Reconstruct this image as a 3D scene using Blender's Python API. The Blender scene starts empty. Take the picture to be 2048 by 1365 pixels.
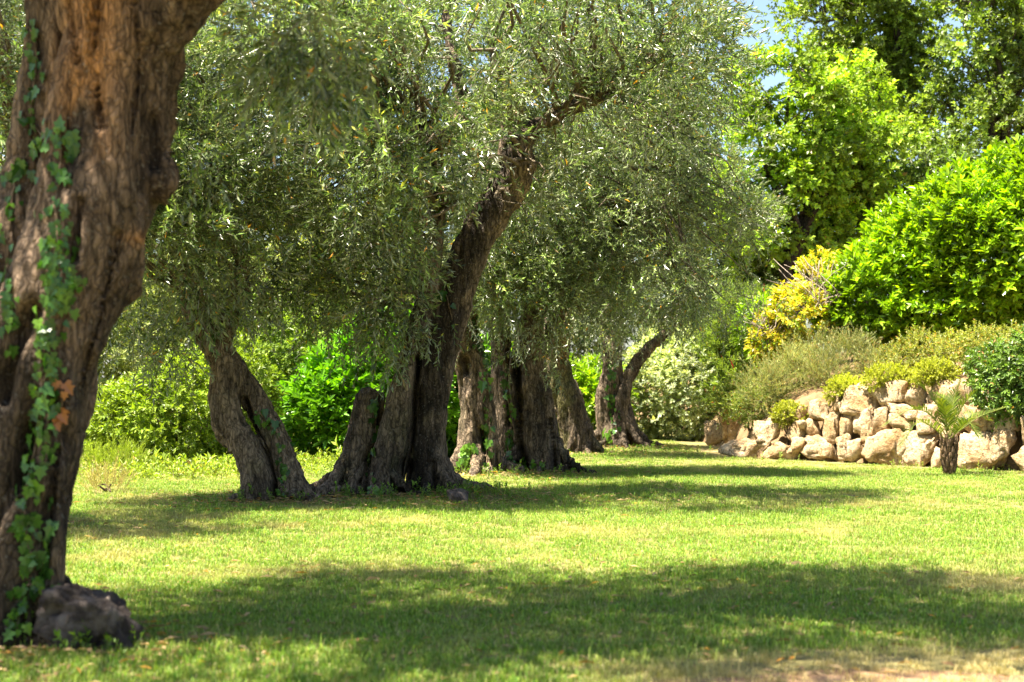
import bpy, bmesh, math
import numpy as np
from mathutils import Vector, Matrix
from mathutils.bvhtree import BVHTree

# ------------------------------------------------------------------ camera, sky, sun, exposure
scene = bpy.context.scene
COL = scene.collection
LENS, HCAM = 55.0, 1.5
F = LENS / 36.0 * 2048.0            # focal length in photo pixels
HOR = 760.0                          # photo row of the horizon
cam_d = bpy.data.cameras.new('camera')
cam_d.lens = LENS
cam_d.sensor_width = 36.0
cam_d.clip_start = 0.1
cam_d.clip_end = 2000.0
cam_d.dof.use_dof = True
cam_d.dof.focus_distance = 21.5
cam_d.dof.aperture_fstop = 2.2
cam = bpy.data.objects.new('camera', cam_d)
COL.objects.link(cam)
cam.location = (0, 0, HCAM)
cam.rotation_euler = (math.radians(90) + math.atan((HOR - 682.5) / F), 0, 0)
scene.camera = cam

SUN_EL = math.radians(70)
SUN_AZ = math.radians(249)           # compass-like: 0 = +Y, 90 = +X
to_sun = Vector((math.sin(SUN_AZ) * math.cos(SUN_EL), math.cos(SUN_AZ) * math.cos(SUN_EL), math.sin(SUN_EL)))
world = bpy.data.worlds.new('World')
scene.world = world
world.use_nodes = True
wn = world.node_tree.nodes
wl = world.node_tree.links
wn.clear()
sky = wn.new('ShaderNodeTexSky')
sky.sky_type = 'NISHITA'
sky.sun_disc = False
sky.sun_elevation = SUN_EL
sky.sun_rotation = SUN_AZ
sky.air_density = 1.0
sky.dust_density = 1.5
bg = wn.new('ShaderNodeBackground')
bg.inputs['Strength'].default_value = 0.05
wo = wn.new('ShaderNodeOutputWorld')
wl.new(sky.outputs[0], bg.inputs[0])
wl.new(bg.outputs[0], wo.inputs[0])
sun_d = bpy.data.lights.new('sun', 'SUN')
sun_d.energy = 5.0
sun_d.angle = math.radians(0.53)
sun_d.color = (1.0, 0.91, 0.75)
sun = bpy.data.objects.new('sun', sun_d)
COL.objects.link(sun)
sun.rotation_euler = to_sun.to_track_quat('Z', 'Y').to_euler()
sun.location = (-20, -10, 40)
scene.view_settings.view_transform = 'Standard'
scene.view_settings.look = 'None'
scene.view_settings.gamma = 1.0
scene.view_settings.use_curve_mapping = False
scene.view_settings.exposure = 2.52
scene.render.engine = 'CYCLES'
cy = scene.cycles
cy.max_bounces = 6
cy.diffuse_bounces = 3
cy.glossy_bounces = 2
cy.transmission_bounces = 4
cy.transparent_max_bounces = 4
cy.sample_clamp_indirect = 5.0
cy.caustics_reflective = False
cy.caustics_refractive = False
cy.use_denoising = True
cy.denoiser = 'OPENIMAGEDENOISE'
cy.denoising_input_passes = 'RGB_ALBEDO_NORMAL'

# ------------------------------------------------------------------ helpers
def P(px, py, d):
    """point of the place seen at photo pixel px,py, d metres away"""
    return np.array([(px - 1024.0) / F * d, d, HCAM + (HOR - py) / F * d])

def hash3(ix, iy, iz, seed):
    h = (ix * 374761393 + iy * 668265263 + iz * 2147483647 + seed * 1274126177) & 0xFFFFFFFF
    h = ((h ^ (h >> 13)) * 1274126177) & 0xFFFFFFFF
    h = ((h ^ (h >> 16)) * 2246822519) & 0xFFFFFFFF
    return ((h ^ (h >> 15)) & 0xFFFFFF) / float(0xFFFFFF) * 2.0 - 1.0

def vnoise(p, seed=0):
    p = np.asarray(p, dtype=np.float64)
    i = np.floor(p).astype(np.int64)
    f = p - i
    f = f * f * (3 - 2 * f)
    x, y, z = i[..., 0], i[..., 1], i[..., 2]
    r = 0
    for dx in (0, 1):
        wx = f[..., 0] if dx else 1 - f[..., 0]
        for dy in (0, 1):
            wy = f[..., 1] if dy else 1 - f[..., 1]
            for dz in (0, 1):
                wz = f[..., 2] if dz else 1 - f[..., 2]
                r = r + wx * wy * wz * hash3(x + dx, y + dy, z + dz, seed)
    return r

def fbm(p, seed=0, oct=3):
    r, a, q = 0, 0.5, np.asarray(p, dtype=np.float64)
    for k in range(oct):
        r = r + a * vnoise(q, seed + k * 17)
        q = q * 2.03 + 11.3
        a *= 0.5
    return r

def sstep(a, b, x):
    t = np.clip((x - a) / (b - a), 0, 1)
    return t * t * (3 - 2 * t)

def mesh_np(name, V, Fc, col=None, smooth=False):
    """V (n,3), Fc (m,k) uniform faces, col (n,3) point colours"""
    V = np.ascontiguousarray(V, dtype=np.float32).reshape(-1, 3)
    Fc = np.ascontiguousarray(Fc, dtype=np.int32)
    m, k = Fc.shape
    me = bpy.data.meshes.new(name)
    me.vertices.add(len(V))
    me.vertices.foreach_set('co', V.ravel())
    me.loops.add(m * k)
    me.loops.foreach_set('vertex_index', Fc.ravel())
    me.polygons.add(m)
    me.polygons.foreach_set('loop_start', np.arange(0, m * k, k, dtype=np.int32))
    if smooth:
        me.polygons.foreach_set('use_smooth', np.ones(m, dtype=bool))
    else:
        me.polygons.foreach_set('use_smooth', np.zeros(m, dtype=bool))
    me.update(calc_edges=True)
    if col is not None:
        add_col(me, col)
    return me

def add_col(me, col):
    a = me.attributes.new('col', 'FLOAT_COLOR', 'POINT')
    c = np.ones((len(me.vertices), 4), dtype=np.float32)
    c[:, :3] = np.clip(col, 0, 1)
    a.data.foreach_set('color', c.ravel())

def link(name, me, mat, parent=None, loc=None):
    o = bpy.data.objects.new(name, me)
    COL.objects.link(o)
    if mat is not None and not me.materials:
        me.materials.append(mat)
    if parent is not None:
        o.parent = parent
    if loc is not None:
        o.location = loc
    return o

def thing(name, label, cat, loc=(0, 0, 0), group=None):
    o = bpy.data.objects.new(name, None)
    o.empty_display_size = 0.3
    COL.objects.link(o)
    o.location = tuple(float(v) for v in loc)
    o['label'] = label
    o['category'] = cat
    if group:
        o['group'] = group
    return o

def tag(o, label, cat, group=None):
    o['label'] = label
    o['category'] = cat
    if group:
        o['group'] = group
    return o

def catmull(pts, n):
    pts = np.asarray(pts, dtype=float)
    q = np.vstack([2 * pts[0] - pts[1], pts, 2 * pts[-1] - pts[-2]])
    out = []
    for i in range(1, len(q) - 2):
        for t in np.linspace(0, 1, n, endpoint=False):
            a, b, c, d = q[i - 1], q[i], q[i + 1], q[i + 2]
            out.append(0.5 * ((2 * b) + (-a + c) * t + (2 * a - 5 * b + 4 * c - d) * t * t + (-a + 3 * b - 3 * c + d) * t ** 3))
    out.append(pts[-1])
    return np.array(out)

def tube(path, rad, sides=8, cap=True):
    path = np.asarray(path, float)
    rad = np.asarray(rad, float)
    n = len(path)
    T = np.gradient(path, axis=0)
    T /= np.linalg.norm(T, axis=1, keepdims=True) + 1e-9
    u = np.cross(T[0], [0.3, 1, 0.1])
    u /= np.linalg.norm(u) + 1e-9
    V = []
    ang = np.linspace(0, 2 * math.pi, sides, endpoint=False)
    for i in range(n):
        u = u - T[i] * np.dot(u, T[i])
        u /= np.linalg.norm(u) + 1e-9
        w = np.cross(T[i], u)
        V.append(path[i] + rad[i] * (np.cos(ang)[:, None] * u + np.sin(ang)[:, None] * w))
    V = np.vstack(V)
    fc = []
    for i in range(n - 1):
        for j in range(sides):
            a = i * sides + j
            b = i * sides + (j + 1) % sides
            fc.append((a, b, b + sides, a + sides))
    if cap:
        k = len(V)
        V = np.vstack([V, path[0], path[-1]])
        for j in range(sides):
            j2 = (j + 1) % sides
            fc.append((k, j2, j, j))
            fc.append((k + 1, (n - 1) * sides + j, (n - 1) * sides + j2, (n - 1) * sides + j2))
    return V, fc

class Bag:
    """collects tubes into one mesh"""
    def __init__(self):
        self.V, self.F, self.n = [], [], 0
    def add(self, V, fc):
        self.V.append(V)
        self.F += [tuple(i + self.n for i in dict.fromkeys(f)) for f in fc]
        self.n += len(V)
    def mesh(self, name, smooth=True):
        me = bpy.data.meshes.new(name)
        me.from_pydata(np.vstack(self.V).tolist(), [], self.F)
        if smooth:
            me.polygons.foreach_set('use_smooth', np.ones(len(me.polygons), dtype=bool))
        me.update()
        return me

# ------------------------------------------------------------------ materials
def nt(name):
    m = bpy.data.materials.new(name)
    m.use_nodes = True
    n = m.node_tree.nodes
    n.clear()
    return m, n, m.node_tree.links

def leaf_mat(name, transl=0.35, rough=0.42, spec=0.5, tint=(1.25, 1.25, 0.45), back=None):
    m, n, l = nt(name)
    at = n.new('ShaderNodeAttribute'); at.attribute_name = 'col'
    col = at.outputs['Color']
    if back:
        ge = n.new('ShaderNodeNewGeometry')
        mx = n.new('ShaderNodeMix'); mx.data_type = 'RGBA'
        bk = n.new('ShaderNodeMix'); bk.data_type = 'RGBA'
        bk.inputs[0].default_value = back[3]
        l.new(col, bk.inputs[6]); bk.inputs[7].default_value = (back[0], back[1], back[2], 1)
        l.new(ge.outputs['Backfacing'], mx.inputs[0])
        l.new(col, mx.inputs[6]); l.new(bk.outputs[2], mx.inputs[7])
        pc = mx.outputs[2]
    else:
        pc = col
    p = n.new('ShaderNodeBsdfPrincipled')
    p.inputs['Roughness'].default_value = rough
    p.inputs['Specular IOR Level'].default_value = spec
    l.new(pc, p.inputs['Base Color'])
    tm = n.new('ShaderNodeMix'); tm.data_type = 'RGBA'; tm.blend_type = 'MULTIPLY'
    tm.inputs[0].default_value = 1.0
    l.new(col, tm.inputs[6]); tm.inputs[7].default_value = (*tint, 1)
    tr = n.new('ShaderNodeBsdfTranslucent')
    l.new(tm.outputs[2], tr.inputs['Color'])
    ms = n.new('ShaderNodeMixShader'); ms.inputs[0].default_value = transl
    l.new(p.outputs[0], ms.inputs[1]); l.new(tr.outputs[0], ms.inputs[2])
    o = n.new('ShaderNodeOutputMaterial')
    l.new(ms.outputs[0], o.inputs['Surface'])
    return m

def bark_mat(name, zs=0.18, scale=22.0, bump=0.6, contrast=(0.45, 1.35), dist=0.03):
    m, n, l = nt(name)
    at = n.new('ShaderNodeAttribute'); at.attribute_name = 'col'
    tc = n.new('ShaderNodeTexCoord')
    mp = n.new('ShaderNodeMapping'); mp.inputs['Scale'].default_value = (1, 1, zs)
    l.new(tc.outputs['Object'], mp.inputs[0])
    n1 = n.new('ShaderNodeTexNoise'); n1.inputs['Scale'].default_value = scale
    n1.inputs['Detail'].default_value = 6; n1.inputs['Roughness'].default_value = 0.65
    n1.inputs['Distortion'].default_value = 0.4
    l.new(mp.outputs[0], n1.inputs['Vector'])
    mp2 = n.new('ShaderNodeMapping'); mp2.inputs['Scale'].default_value = (1, 1, 0.45)
    l.new(tc.outputs['Object'], mp2.inputs[0])
    vo = n.new('ShaderNodeTexVoronoi'); vo.inputs['Scale'].default_value = scale * 1.6
    vo.feature = 'DISTANCE_TO_EDGE'
    l.new(mp2.outputs[0], vo.inputs['Vector'])
    mr = n.new('ShaderNodeMapRange')
    mr.inputs[1].default_value = 0.34; mr.inputs[2].default_value = 0.66
    mr.inputs[3].default_value = contrast[0]; mr.inputs[4].default_value = contrast[1]
    l.new(n1.outputs[0], mr.inputs[0])
    mu = n.new('ShaderNodeMix'); mu.data_type = 'RGBA'; mu.blend_type = 'MULTIPLY'; mu.inputs[0].default_value = 1
    l.new(at.outputs['Color'], mu.inputs[6]); l.new(mr.outputs[0], mu.inputs[7])
    vc = n.new('ShaderNodeTexVoronoi'); vc.feature = 'DISTANCE_TO_EDGE'; vc.inputs['Scale'].default_value = scale * 0.8
    mp3 = n.new('ShaderNodeMapping'); mp3.inputs['Scale'].default_value = (1, 1, 0.28)
    nd = n.new('ShaderNodeTexNoise'); nd.inputs['Scale'].default_value = 9
    va = n.new('ShaderNodeMix'); va.data_type = 'RGBA'; va.blend_type = 'LINEAR_LIGHT'; va.inputs[0].default_value = 0.06
    l.new(tc.outputs['Object'], nd.inputs['Vector']); l.new(tc.outputs['Object'], va.inputs[6]); l.new(nd.outputs['Color'], va.inputs[7])
    l.new(va.outputs[2], mp3.inputs[0]); l.new(mp3.outputs[0], vc.inputs['Vector'])
    ck = n.new('ShaderNodeMapRange'); ck.inputs[1].default_value = 0.0; ck.inputs[2].default_value = 0.16
    ck.inputs[3].default_value = 0.28; ck.inputs[4].default_value = 1.12
    l.new(vc.outputs['Distance'], ck.inputs[0])
    mk = n.new('ShaderNodeMix'); mk.data_type = 'RGBA'; mk.blend_type = 'MULTIPLY'; mk.inputs[0].default_value = 0.8
    l.new(mu.outputs[2], mk.inputs[6]); l.new(ck.outputs[0], mk.inputs[7])
    mu = mk
    vo = vc
    # pale lichen flecks
    n3 = n.new('ShaderNodeTexNoise'); n3.inputs['Scale'].default_value = 38; n3.inputs['Detail'].default_value = 4
    l.new(tc.outputs['Object'], n3.inputs['Vector'])
    cr = n.new('ShaderNodeMapRange'); cr.inputs[1].default_value = 0.60; cr.inputs[2].default_value = 0.72
    cr.inputs[3].default_value = 0; cr.inputs[4].default_value = 0.45
    l.new(n3.outputs[0], cr.inputs[0])
    mx = n.new('ShaderNodeMix'); mx.data_type = 'RGBA'
    l.new(cr.outputs[0], mx.inputs[0]); l.new(mu.outputs[2], mx.inputs[6])
    mx.inputs[7].default_value = (0.26, 0.235, 0.19, 1)
    ad = n.new('ShaderNodeMath'); ad.operation = 'ADD'
    mv = n.new('ShaderNodeMath'); mv.operation = 'MULTIPLY'; mv.inputs[1].default_value = 0.9
    mn = n.new('ShaderNodeMath'); mn.operation = 'MINIMUM'; mn.inputs[1].default_value = 0.25
    l.new(vo.outputs['Distance'], mn.inputs[0])
    l.new(mn.outputs[0], mv.inputs[0])
    l.new(n1.outputs[0], ad.inputs[0]); l.new(mv.outputs[0], ad.inputs[1])
    bp = n.new('ShaderNodeBump'); bp.inputs['Strength'].default_value = bump; bp.inputs['Distance'].default_value = dist
    l.new(ad.outputs[0], bp.inputs['Height'])
    p = n.new('ShaderNodeBsdfPrincipled'); p.inputs['Roughness'].default_value = 0.9
    p.inputs['Specular IOR Level'].default_value = 0.2
    l.new(mx.outputs[2], p.inputs['Base Color']); l.new(bp.outputs[0], p.inputs['Normal'])
    o = n.new('ShaderNodeOutputMaterial'); l.new(p.outputs[0], o.inputs['Surface'])
    return m

def ramp(n, stops):
    r = n.new('ShaderNodeValToRGB')
    e = r.color_ramp.elements
    while len(e) < len(stops):
        e.new(0.5)
    for i, (pos, c) in enumerate(stops):
        e[i].position = pos
        e[i].color = (*c, 1)
    return r

def stone_mat(name, stops, scale=2.2, bump=0.7, pit=True):
    m, n, l = nt(name)
    tc = n.new('ShaderNodeTexCoord')
    oi = n.new('ShaderNodeObjectInfo')
    va = n.new('ShaderNodeVectorMath'); va.operation = 'ADD'
    sc = n.new('ShaderNodeVectorMath'); sc.operation = 'SCALE'
    cb = n.new('ShaderNodeCombineXYZ')
    l.new(oi.outputs['Random'], cb.inputs[0]); l.new(oi.outputs['Random'], cb.inputs[2])
    l.new(cb.outputs[0], sc.inputs[0]); sc.inputs['Scale'].default_value = 37.0
    l.new(tc.outputs['Object'], va.inputs[0]); l.new(sc.outputs[0], va.inputs[1])
    n1 = n.new('ShaderNodeTexNoise'); n1.inputs['Scale'].default_value = scale
    n1.inputs['Detail'].default_value = 8; n1.inputs['Roughness'].default_value = 0.62
    l.new(va.outputs[0], n1.inputs['Vector'])
    r = ramp(n, stops)
    l.new(n1.outputs[0], r.inputs[0])
    n2 = n.new('ShaderNodeTexNoise'); n2.inputs['Scale'].default_value = 16; n2.inputs['Detail'].default_value = 7
    n2.inputs['Roughness'].default_value = 0.7
    l.new(va.outputs[0], n2.inputs['Vector'])
    col = r.outputs[0]
    if pit:
        cr = n.new('ShaderNodeMapRange'); cr.inputs[1].default_value = 0.38; cr.inputs[2].default_value = 0.52
        cr.inputs[3].default_value = 0.8; cr.inputs[4].default_value = 0.0
        l.new(n2.outputs[0], cr.inputs[0])
        mx = n.new('ShaderNodeMix'); mx.data_type = 'RGBA'
        l.new(cr.outputs[0], mx.inputs[0]); l.new(col, mx.inputs[6]); mx.inputs[7].default_value = (0.20, 0.115, 0.05, 1)
        col = mx.outputs[2]
    bp = n.new('ShaderNodeBump'); bp.inputs['Strength'].default_value = bump; bp.inputs['Distance'].default_value = 0.09
    l.new(n2.outputs[0], bp.inputs['Height'])
    p = n.new('ShaderNodeBsdfPrincipled'); p.inputs['Roughness'].default_value = 0.92
    p.inputs['Specular IOR Level'].default_value = 0.2
    l.new(col, p.inputs['Base Color']); l.new(bp.outputs[0], p.inputs['Normal'])
    o = n.new('ShaderNodeOutputMaterial'); l.new(p.outputs[0], o.inputs['Surface'])
    return m

def ground_mat(name, stops, scale=1.5, fine=30):
    m, n, l = nt(name)
    ge = n.new('ShaderNodeNewGeometry')
    n1 = n.new('ShaderNodeTexNoise'); n1.inputs['Scale'].default_value = scale
    n1.inputs['Detail'].default_value = 9; n1.inputs['Roughness'].default_value = 0.7
    l.new(ge.outputs['Position'], n1.inputs['Vector'])
    r = ramp(n, stops)
    l.new(n1.outputs[0], r.inputs[0])
    n2 = n.new('ShaderNodeTexNoise'); n2.inputs['Scale'].default_value = fine; n2.inputs['Detail'].default_value = 5
    l.new(ge.outputs['Position'], n2.inputs['Vector'])
    mr = n.new('ShaderNodeMapRange'); mr.inputs[3].default_value = 0.55; mr.inputs[4].default_value = 1.4
    l.new(n2.outputs[0], mr.inputs[0])
    mu = n.new('ShaderNodeMix'); mu.data_type = 'RGBA'; mu.blend_type = 'MULTIPLY'; mu.inputs[0].default_value = 1
    l.new(r.outputs[0], mu.inputs[6]); l.new(mr.outputs[0], mu.inputs[7])
    bp = n.new('ShaderNodeBump'); bp.inputs['Strength'].default_value = 0.8; bp.inputs['Distance'].default_value = 0.02
    l.new(n2.outputs[0], bp.inputs['Height'])
    p = n.new('ShaderNodeBsdfPrincipled'); p.inputs['Roughness'].default_value = 1.0
    p.inputs['Specular IOR Level'].default_value = 0.1
    l.new(mu.outputs[2], p.inputs['Base Color']); l.new(bp.outputs[0], p.inputs['Normal'])
    o = n.new('ShaderNodeOutputMaterial'); l.new(p.outputs[0], o.inputs['Surface'])
    return m

def grass_mat(name):
    m, n, l = nt(name)
    at = n.new('ShaderNodeAttribute'); at.attribute_name = 'col'
    dr = n.new('ShaderNodeAttribute'); dr.attribute_type = 'INSTANCER'; dr.attribute_name = 'dry'
    oi = n.new('ShaderNodeObjectInfo')
    mr = n.new('ShaderNodeMapRange'); mr.inputs[3].default_value = 0.75; mr.inputs[4].default_value = 1.25
    l.new(oi.outputs['Random'], mr.inputs[0])
    mu = n.new('ShaderNodeMix'); mu.data_type = 'RGBA'; mu.blend_type = 'MULTIPLY'; mu.inputs[0].default_value = 1
    l.new(at.outputs['Color'], mu.inputs[6]); l.new(mr.outputs[0], mu.inputs[7])
    mx = n.new('ShaderNodeMix'); mx.data_type = 'RGBA'
    l.new(dr.outputs['Fac'], mx.inputs[0]); l.new(mu.outputs[2], mx.inputs[6])
    mx.inputs[7].default_value = (0.52, 0.42, 0.19, 1)
    p = n.new('ShaderNodeBsdfPrincipled'); p.inputs['Roughness'].default_value = 0.5
    p.inputs['Specular IOR Level'].default_value = 0.35
    l.new(mx.outputs[2], p.inputs['Base Color'])
    tm = n.new('ShaderNodeMix'); tm.data_type = 'RGBA'; tm.blend_type = 'MULTIPLY'; tm.inputs[0].default_value = 1
    l.new(mx.outputs[2], tm.inputs[6]); tm.inputs[7].default_value = (1.2, 1.2, 0.6, 1)
    tr = n.new('ShaderNodeBsdfTranslucent'); l.new(tm.outputs[2], tr.inputs[0])
    ms = n.new('ShaderNodeMixShader'); ms.inputs[0].default_value = 0.35
    l.new(p.outputs[0], ms.inputs[1]); l.new(tr.outputs[0], ms.inputs[2])
    o = n.new('ShaderNodeOutputMaterial'); l.new(ms.outputs[0], o.inputs['Surface'])
    return m

M_OLIVE = leaf_mat('olive_leaf', 0.34, 0.30, 0.6, (1.1, 1.3, 0.55), back=(0.42, 0.44, 0.30, 0.5))
M_LAUREL = leaf_mat('laurel_leaf', 0.34, 0.30, 0.6, (1.4, 1.5, 0.25))
M_BROAD = leaf_mat('broad_leaf', 0.38, 0.45, 0.45, (1.35, 1.4, 0.35))
M_DULL = leaf_mat('dull_leaf', 0.30, 0.55, 0.3, (1.2, 1.25, 0.5))
M_IVY = leaf_mat('ivy_leaf', 0.28, 0.36, 0.5, (1.2, 1.4, 0.4))
M_BARK = bark_mat('olive_bark', 0.2, 24.0, 1.0, (0.28, 1.5), 0.05)
M_BARK_NEAR = bark_mat('olive_bark_near', 0.15, 30.0, 1.0, (0.28, 1.5), 0.04)
M_TWIG = bark_mat('twig_bark', 0.3, 30.0, 0.3)
M_STONE = stone_mat('limestone', [(0.30, (0.34, 0.20, 0.085)), (0.43, (0.47, 0.325, 0.175)), (0.55, (0.55, 0.42, 0.265)), (0.75, (0.60, 0.50, 0.37))], 2.6, 1.0)
M_ROCK = stone_mat('grey_rock', [(0.3, (0.035, 0.026, 0.024)), (0.48, (0.085, 0.065, 0.056)), (0.6, (0.20, 0.16, 0.135)), (0.8, (0.30, 0.25, 0.21))], 7.0, 1.0, False)
M_LAWN = ground_mat('lawn_soil', [(0.3, (0.09, 0.085, 0.03)), (0.5, (0.17, 0.15, 0.06)), (0.7, (0.26, 0.20, 0.10))], 0.6)
M_BANK = ground_mat('bank_soil', [(0.3, (0.10, 0.06, 0.03)), (0.6, (0.22, 0.15, 0.08)), (0.8, (0.32, 0.24, 0.14))], 2.0)
M_GRASS = grass_mat('grass_blade')

# ------------------------------------------------------------------ terrain
TREE_XY = {}     # filled with (x, y, mound height, mound radius)
def spot(px, py):
    d = F * HCAM / (py - HOR)
    return (px - 1024.0) / F * d, d
for k, (px, py, h, r) in {'near': (30, 1285, .03, 1.0), 'slim': (555, 1006, .03, 1.0), 'mid': (800, 992, .05, 1.5), 'third': (955, 952, .04, 1.1),
                          'fourth': (1065, 948, .04, 1.2), 'fifth': (1155, 908, .04, 1.0), 'sixth': (1240, 898, .06, 1.3), 'hidden': (35, 1062, .10, 1.0)}.items():
    x, y = spot(px, py)
    TREE_XY[k] = (x, y, h, r)

def gz(x, y):
    x = np.asarray(x, float); y = np.asarray(y, float)
    p = np.stack([x * 0.35, y * 0.35, 0 * x], -1)
    z = 0.05 * fbm(p, 5, 2) * sstep(60, 30, y)
    for (tx, ty, h, r) in TREE_XY.values():
        q = ((x - tx) ** 2 + (y - ty) ** 2) / (r * r)
        z = z + h * np.exp(-q * 1.3)
    # root bump to the right of the middle tree
    z = z + 0.10 * np.exp(-(((x + 0.45) / 0.55) ** 2 + ((y - 19.9) / 0.45) ** 2))
    return z

def wall_y(x):
    return 29.9 - 1.173 * (x - 4.5)

TOPX = [4.2, 4.5, 5.0, 5.3, 5.8, 7.0, 9.0]
TOPZ = [0.30, 0.50, 0.72, 0.92, 1.20, 1.32, 1.40]
def bank_z(x, y):
    x = np.asarray(x, float); y = np.asarray(y, float)
    s1 = (y - wall_y(x)) / 1.55
    s2 = (x - 4.1) * 0.9
    s = np.minimum(s1, s2)
    z = np.interp(x, TOPX, TOPZ) * sstep(0.42, 0.72, s) + 0.15 * np.clip(s - 0.7, 0, 9) - 0.35 * sstep(0.45, 0.3, s)
    return z + 0.05 * fbm(np.stack([x, y, 0 * x], -1), 9, 3)

def grid_mesh(name, xs, ys, fz):
    X, Y = np.meshgrid(xs, ys)
    Z = fz(X, Y)
    V = np.stack([X, Y, Z], -1).reshape(-1, 3)
    nx, ny = len(xs), len(ys)
    i = np.arange(ny - 1)[:, None] * nx + np.arange(nx - 1)[None, :]
    Fc = np.stack([i, i + 1, i + nx + 1, i + nx], -1).reshape(-1, 4)
    return mesh_np(name, V, Fc, smooth=True)

xs = np.concatenate([-np.geomspace(500, 15, 14), np.arange(-14.5, 14.6, 0.22), np.geomspace(15, 500, 14)])
ys = np.concatenate([[-300, -120, -50, -20, -8, -2], np.arange(2, 46, 0.22), np.geomspace(47, 900, 18)])
lawn = link('lawn', grid_mesh('lawn', xs, ys, gz), M_LAWN)
lawn['kind'] = 'structure'
bank = link('bank', grid_mesh('bank', np.concatenate([np.arange(4.0, 13, 0.2), np.arange(13.5, 40, 1.5)]), np.concatenate([np.arange(14, 46, 0.3), np.arange(47, 70, 2)]), bank_z), M_BANK)
bank['kind'] = 'structure'

M_SOIL = ground_mat('bare_earth', [(0.3, (0.13, 0.075, 0.04)), (0.55, (0.23, 0.145, 0.085)), (0.75, (0.30, 0.21, 0.135))], 3.0, 40)
def soil_patch(cx, cy, rx, ry, seed):
    a = np.linspace(0, 2 * math.pi, 72, endpoint=False)
    V, Fc = [[cx, cy, float(gz(cx, cy)) + .006]], []
    for k, t in enumerate(np.linspace(0.12, 1, 9)):
        rr = t * (1 + 0.5 * fbm(np.stack([np.cos(a) * 2, np.sin(a) * 2, 0 * a + seed], -1), seed, 3))
        x = cx + rx * rr * np.cos(a); y = cy + ry * rr * np.sin(a)
        V += np.stack([x, y, gz(x, y) + .006 - (.02 if k == 8 else 0)], -1).tolist()
    for j in range(72):
        j2 = (j + 1) % 72
        Fc.append((0, 1 + j, 1 + j2))
        for k in range(8):
            Fc.append((1 + k * 72 + j, 1 + (k + 1) * 72 + j, 1 + (k + 1) * 72 + j2, 1 + k * 72 + j2))
    me = bpy.data.meshes.new('bare_soil')
    me.from_pydata(V, [], Fc)
    o = link('bare_soil', me, M_SOIL)
    o['kind'] = 'structure'
soil_patch(2.9, 7.3, 2.7, 0.95, 2)

# ------------------------------------------------------------------ leaves and foliage
def leaf_tri(L, w, fold=0.25, tilt=0.0):
    V = np.array([[0, 0, 0], [-w / 2, 0.45 * L, fold * w], [0, L, -0.06 * L], [w / 2, 0.45 * L, fold * w]])
    return V, np.array([[0, 2, 1], [0, 3, 2]])

def leaf_quad(L, w, fold=0.2, curl=0.12):
    V = np.array([[0, 0, 0], [-w * .42, .3 * L, fold * w], [-w * .45, .68 * L, fold * w - curl * L * .4], [0, L, -curl * L],
                  [w * .45, .68 * L, fold * w - curl * L * .4], [w * .42, .3 * L, fold * w]])
    return V, np.array([[0, 3, 2, 1], [0, 5, 4, 3]])

def frame(y, up):
    y = y / (np.linalg.norm(y, axis=-1, keepdims=True) + 1e-9)
    x = np.cross(y, up)
    x /= np.linalg.norm(x, axis=-1, keepdims=True) + 1e-9
    z = np.cross(x, y)
    return np.stack([x, y, z], axis=-1)      # columns

class Sprig:
    """a twig with leaves along +Y, used as a template"""
    def __init__(self, rng, n, length, leaf, L, w, kind='pairs', droop=0.15, ang=50, k=3, Lvar=0.2, twig=0.004):
        self.k = k
        Vs, Fs, ids = [], [], []
        nv = 0
        if twig:
            a = np.array([[-twig, 0, 0], [twig, 0, 0], [twig * .4, length, -droop * length], [-twig * .4, length, -droop * length]])
            Vs.append(a)
            Fs.append(np.array([[0, 1, 2], [0, 2, 3]]) if k == 3 else np.array([[0, 1, 2, 3]]))
            ids.append(np.full(4, 0)); nv += 4
        for i in range(n):
            t = (i + 0.7) / n
            if kind == 'pairs':
                az = (i % 2) * math.pi + (i // 2 % 2) * math.pi / 2 + rng.normal(0, 0.35)
            else:
                az = i * 2.4 + rng.normal(0, 0.3)
            pos = np.array([0, t * length, -droop * length * t * t])
            a = math.radians(ang * (1.1 - 0.6 * t) + rng.normal(0, 12))
            d = np.array([math.sin(a) * math.cos(az), math.cos(a), math.sin(a) * math.sin(az)])
            up = np.array([-math.cos(az) * math.cos(a), math.sin(a), -math.sin(az) * math.cos(a)]) + rng.normal(0, 0.35, 3) + np.array([0, 0, .5])
            R = frame(d, up)
            s = 1 + rng.normal(0, Lvar)
            V, Fc = leaf(L * s, w * s)
            Vs.append(V @ R.T + pos)
            Fs.append(Fc + nv)
            ids.append(np.full(len(V), i + 1)); nv += len(V)
        self.V = np.vstack(Vs); self.F = np.vstack(Fs); self.id = np.concatenate(ids); self.n = n + 1

def leaf_cols(rng, shape, c1, c2, bright=0.22, odd=None):
    t = rng.beta(1.3, 1.3, shape)[..., None]
    c = np.array(c1) * (1 - t) + np.array(c2) * t
    c = c * np.exp(rng.normal(0, bright, shape))[..., None]
    if odd:
        for oc, pr in odd:
            msk = rng.random(shape) < pr
            c[msk] = np.array(oc) * np.exp(rng.normal(0, 0.2, msk.sum()))[:, None]
    return c

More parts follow.
